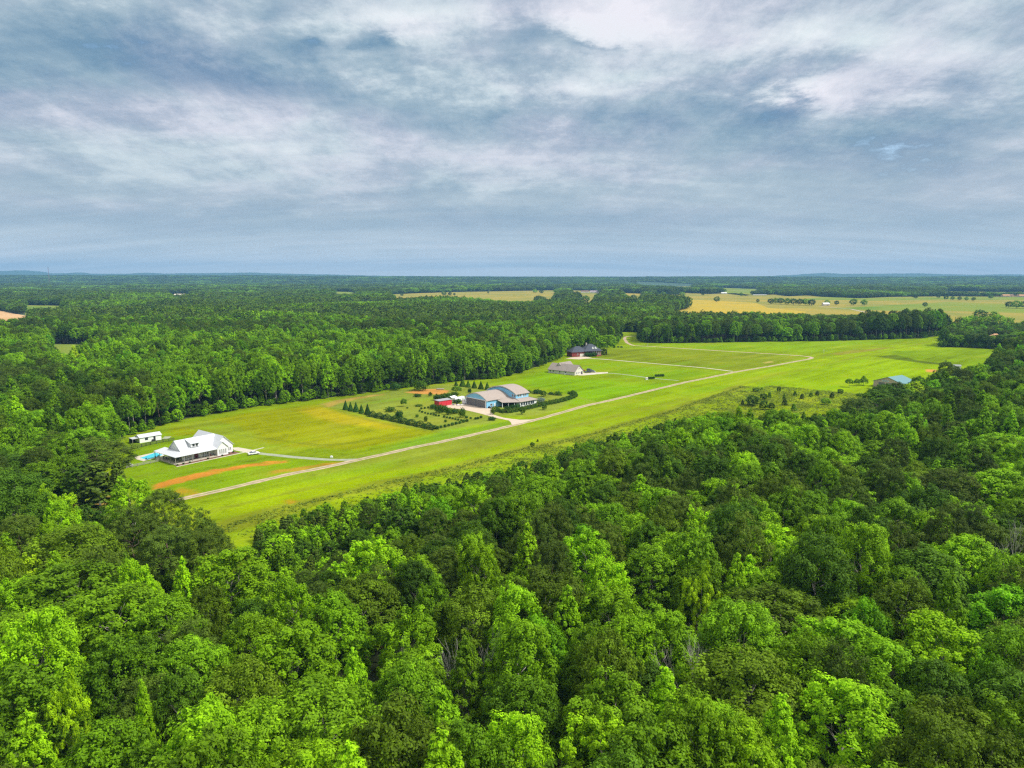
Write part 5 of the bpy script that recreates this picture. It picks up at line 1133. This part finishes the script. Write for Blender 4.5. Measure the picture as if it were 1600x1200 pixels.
# ------------------------------------------------------------------ rough grass along the verge and in the scrub
SC = GP([(1062,652),(1130,613),(1200,603),(1320,613),(1345,618),(1285,650),(1180,655)])
x = []; y = []
vx, vy = jit_grid(-160, 560, 190, 700, 1.05, .5); dv = dpoly(vx, vy, VERGE, False); dn = dpoly(vx, vy, NEARL, False); insc = inpoly(vx, vy, SC); incl = inpoly(vx, vy, CLEAR)
# between the mowing line and the wood
mid = incl & (dn < 32) & (dv < 22)
sidep = np.zeros(len(vx), bool)
vp = np.array(VERGE); 
for i in range(len(vp)-1):
    a, b_ = vp[i], vp[i+1]; L2 = ((b_-a)**2).sum(); t_ = ((vx-a[0])*(b_[0]-a[0])+(vy-a[1])*(b_[1]-a[1]))/L2
    cr = (b_[0]-a[0])*(vy-a[1])-(b_[1]-a[1])*(vx-a[0]); sidep |= (t_ >= -.02) & (t_ <= 1.02) & (cr < 0) & (np.hypot(vx-a[0]-t_*(b_[0]-a[0]), vy-a[1]-t_*(b_[1]-a[1])) < 26)
q = rng.random(len(vx)); dens = vnoise(vx, vy, 7, 51)
kp = (incl & sidep & (q < .20+.5*(dens > .55))) | (insc & (q < .25+.5*(dens > .5))) | (incl & (dv < 1.6) & (q < .7))
rx_, ry_ = vx[kp], vy[kp]; n = len(rx_); dd = dens[kp]
P = np.stack([np.repeat(rx_,5)+rng.normal(0,.45,5*n), np.repeat(ry_,5)+rng.normal(0,.45,5*n), rng.uniform(.05,.55,5*n)*np.repeat(.5+dd,5)], 1)
N = rng.normal(size=P.shape)*.5; N[:,2] += 1.3
rg = link('rough_grass', leafmesh('rough_grass', P, N, rng.uniform(.35,.75,5*n), np.repeat(.65+.6*vnoise(rx_, ry_, 5, 52),5)*rng.uniform(.8,1.15,5*n), LM['scrub'])); tag(rg, 'yellow-green unmown grass and weeds between the strip and the wood', 'rough grass', kind='stuff')
print('ROUGH', n)

# ------------------------------------------------------------------ far buildings
def far_house(u_, v_, wd, dp, e, r, wall, roof, rz, label, cat='house', name='farm_house', ridge='x'):
    x_, y_ = G(u_, v_); o = empty(name, (x_, y_, 0), rz, label, cat)
    MB().ext([(-dp/2,0),(dp/2,0),(dp/2,e),(0,r),(-dp/2,e)], 'x', -wd/2, wd/2).build('wall', wall, o)
    gable_x(MB(), -wd/2, wd/2, -dp/2, dp/2, e, r, .25, .7, .6).build('roof', roof, o)
    for k in (-.3, .05, .32): window(o, wd*k, -dp/2, 1.2, 1.3, 1.4, '-y', False, black)
    MB().box(wd*.17-.6, wd*.17+.6, -dp/2-.1, -dp/2-.004, .05, 2.3).build('door', wine, o)
    return o
pale_roof = pbr('pale_roof', (.62,.62,.60), .6, 1, .1); brown_roof = pbr('brown_roof', (.22,.13,.09), .8, 1, .15)
far_house(1290, 477.5, 16, 10, 4, 7.5, pbr('pinkish_wall', (.70,.58,.52), .8), pale_roof, .1, 'pinkish white house at the right end of the roadside trees')
far_house(1046, 465.2, 26, 12, 3.5, 6, trim, pale_roof, 0, 'white house in front of the dark tree clump by golden field')
far_house(1111, 458.6, 30, 12, 4, 8, cream, pale_roof, 0, 'long pale barn at the far edge of the golden field, left one', 'barn', 'far_barn')
far_house(1131, 459.2, 22, 12, 3.5, 7, trim, pale_roof, 0, 'small white barn at the far edge of the golden field, right one', 'barn', 'far_barn')
far_house(1187, 461.5, 50, 8, 2, 3, trim, pale_roof, .0, 'low white poultry shed on the far side of the golden field', 'shed', 'far_shed')
far_house(914, 457.2, 34, 14, 5, 9, trim, brown_roof, .1, 'left white farm building with brown roof in the centre distance', 'farm building')
far_house(929, 457.6, 40, 14, 5, 10, trim, pbr('mauve_roof', (.34,.28,.30), .8), -.1, 'right white farm building with mauve roof in the centre distance', 'farm building')
far_house(911, 450.5, 44, 20, 9, 14, trim, pale_roof, .3, 'bright white barn standing far behind the farm buildings', 'barn', 'far_barn')
far_house(886, 451.2, 40, 16, 6, 10, cream, pale_roof, 0, 'pale barn far away above the left of the hay field', 'barn', 'far_barn')
for i_, (u_, v_, wd, rm) in enumerate([(1560,463.4,26,brown_roof),(1571,463.8,24,tan_roof),(1583,463.6,34,brown_roof),(1597,464,26,tan_roof)]):
    far_house(u_, v_, wd, 12, 5, 8.5, tan_block, rm, 0, ORD[i_+1]+' brown-roofed house from left in the group at the right horizon', 'house')
far_house(281, 465.0, 34, 18, 7, 13, tan_block, pbr('straw_roof', (.55,.50,.38), .85), .15, 'large beige building in the clearing of the left forest')
far_house(266, 463.2, 16, 10, 4, 7, cream, brown_roof, 0, 'small beige outbuilding left of the large beige building', 'outbuilding', 'far_shed')
far_house(1340, 441.5, 60, 24, 14, 20, trim, pale_roof, 0, 'white building far off in the right woodland', 'barn', 'far_barn')
x_, y_ = G(1554, 534); oh_ = empty('tan_roof_house', (x_, y_, 0), .2, 'house with orange-tan hipped roof among the trees at the right', 'house'); MB().box(-8,8,-6,6,0,4.5).build('wall', trim, oh_); hip(MB(), -8, 8, -6, 6, 4.5, 9.5).build('roof', tan_roof, oh_)
# communication tower
x_, y_ = G(77.5, 445); tw = empty('radio_tower', (x_, y_, 0), 0, 'thin red and white radio tower on the left horizon', 'radio tower'); d_ = math.hypot(x_, y_); Ht = HC+(430.3-417.5)/F*y_
tp = MB()
for k in range(3):
    a_ = k*2.094; tp.tube((3.2*math.cos(a_),3.2*math.sin(a_),0),(1.1*math.cos(a_),1.1*math.sin(a_),Ht),.5,.4,5)
for k in range(16):
    f_ = k/16; g_ = (k+1)/16; r0 = 3.2-2.1*f_; r1 = 3.2-2.1*g_
    for j in range(3): tp.tube((r0*math.cos(j*2.094),r0*math.sin(j*2.094),Ht*f_),(r1*math.cos((j+1)*2.094),r1*math.sin((j+1)*2.094),Ht*g_),.22,.22,4)
tp.build('mast', pbr('tower_red', (.30,.10,.09), .6), tw); MB().tube((0,0,Ht-5),(0,0,Ht+1),3.2,3.2,10).build('antenna_ring', pbr('tower_grey', (.2,.2,.22), .6), tw)
for i_, (u_, v_, h_, lab) in enumerate([(1591,519,14,'pale wooden utility pole among dark trees at the far right'),(942.5,538,12,'thin pale utility pole beside the lane behind the brick house'),(1012,541,3,'low wooden post at the lane entrance below dark pines')]):
    x_, y_ = G(u_, v_ if i_ != 1 else 537); o = MB().tube((0,0,0),(0,0,h_),.18,.14,8).box(-.9,.9,-.06,.06,h_-.8,h_-.65).build('utility_pole', deadwood); o.location = (x_, y_, 0); tag(o, lab, 'pole')

# ------------------------------------------------------------------ air
hm_, t = M('haze'); vo = nd(t, 'ShaderNodeVolumePrincipled', i_Density=7.5e-5, i_Anisotropy=0); vo.inputs['Color'].default_value = (.24,.52,.84,1)
o_ = nd(t, 'ShaderNodeOutputMaterial'); t.links.new(vo.outputs[0], o_.inputs['Volume'])
hz_ = MB().box(-16000, 16000, -16000, 16000, -2.5, 330).build('haze', hm_); tag(hz_, 'thin blue summer haze over the distant woodland', 'haze', kind='stuff')
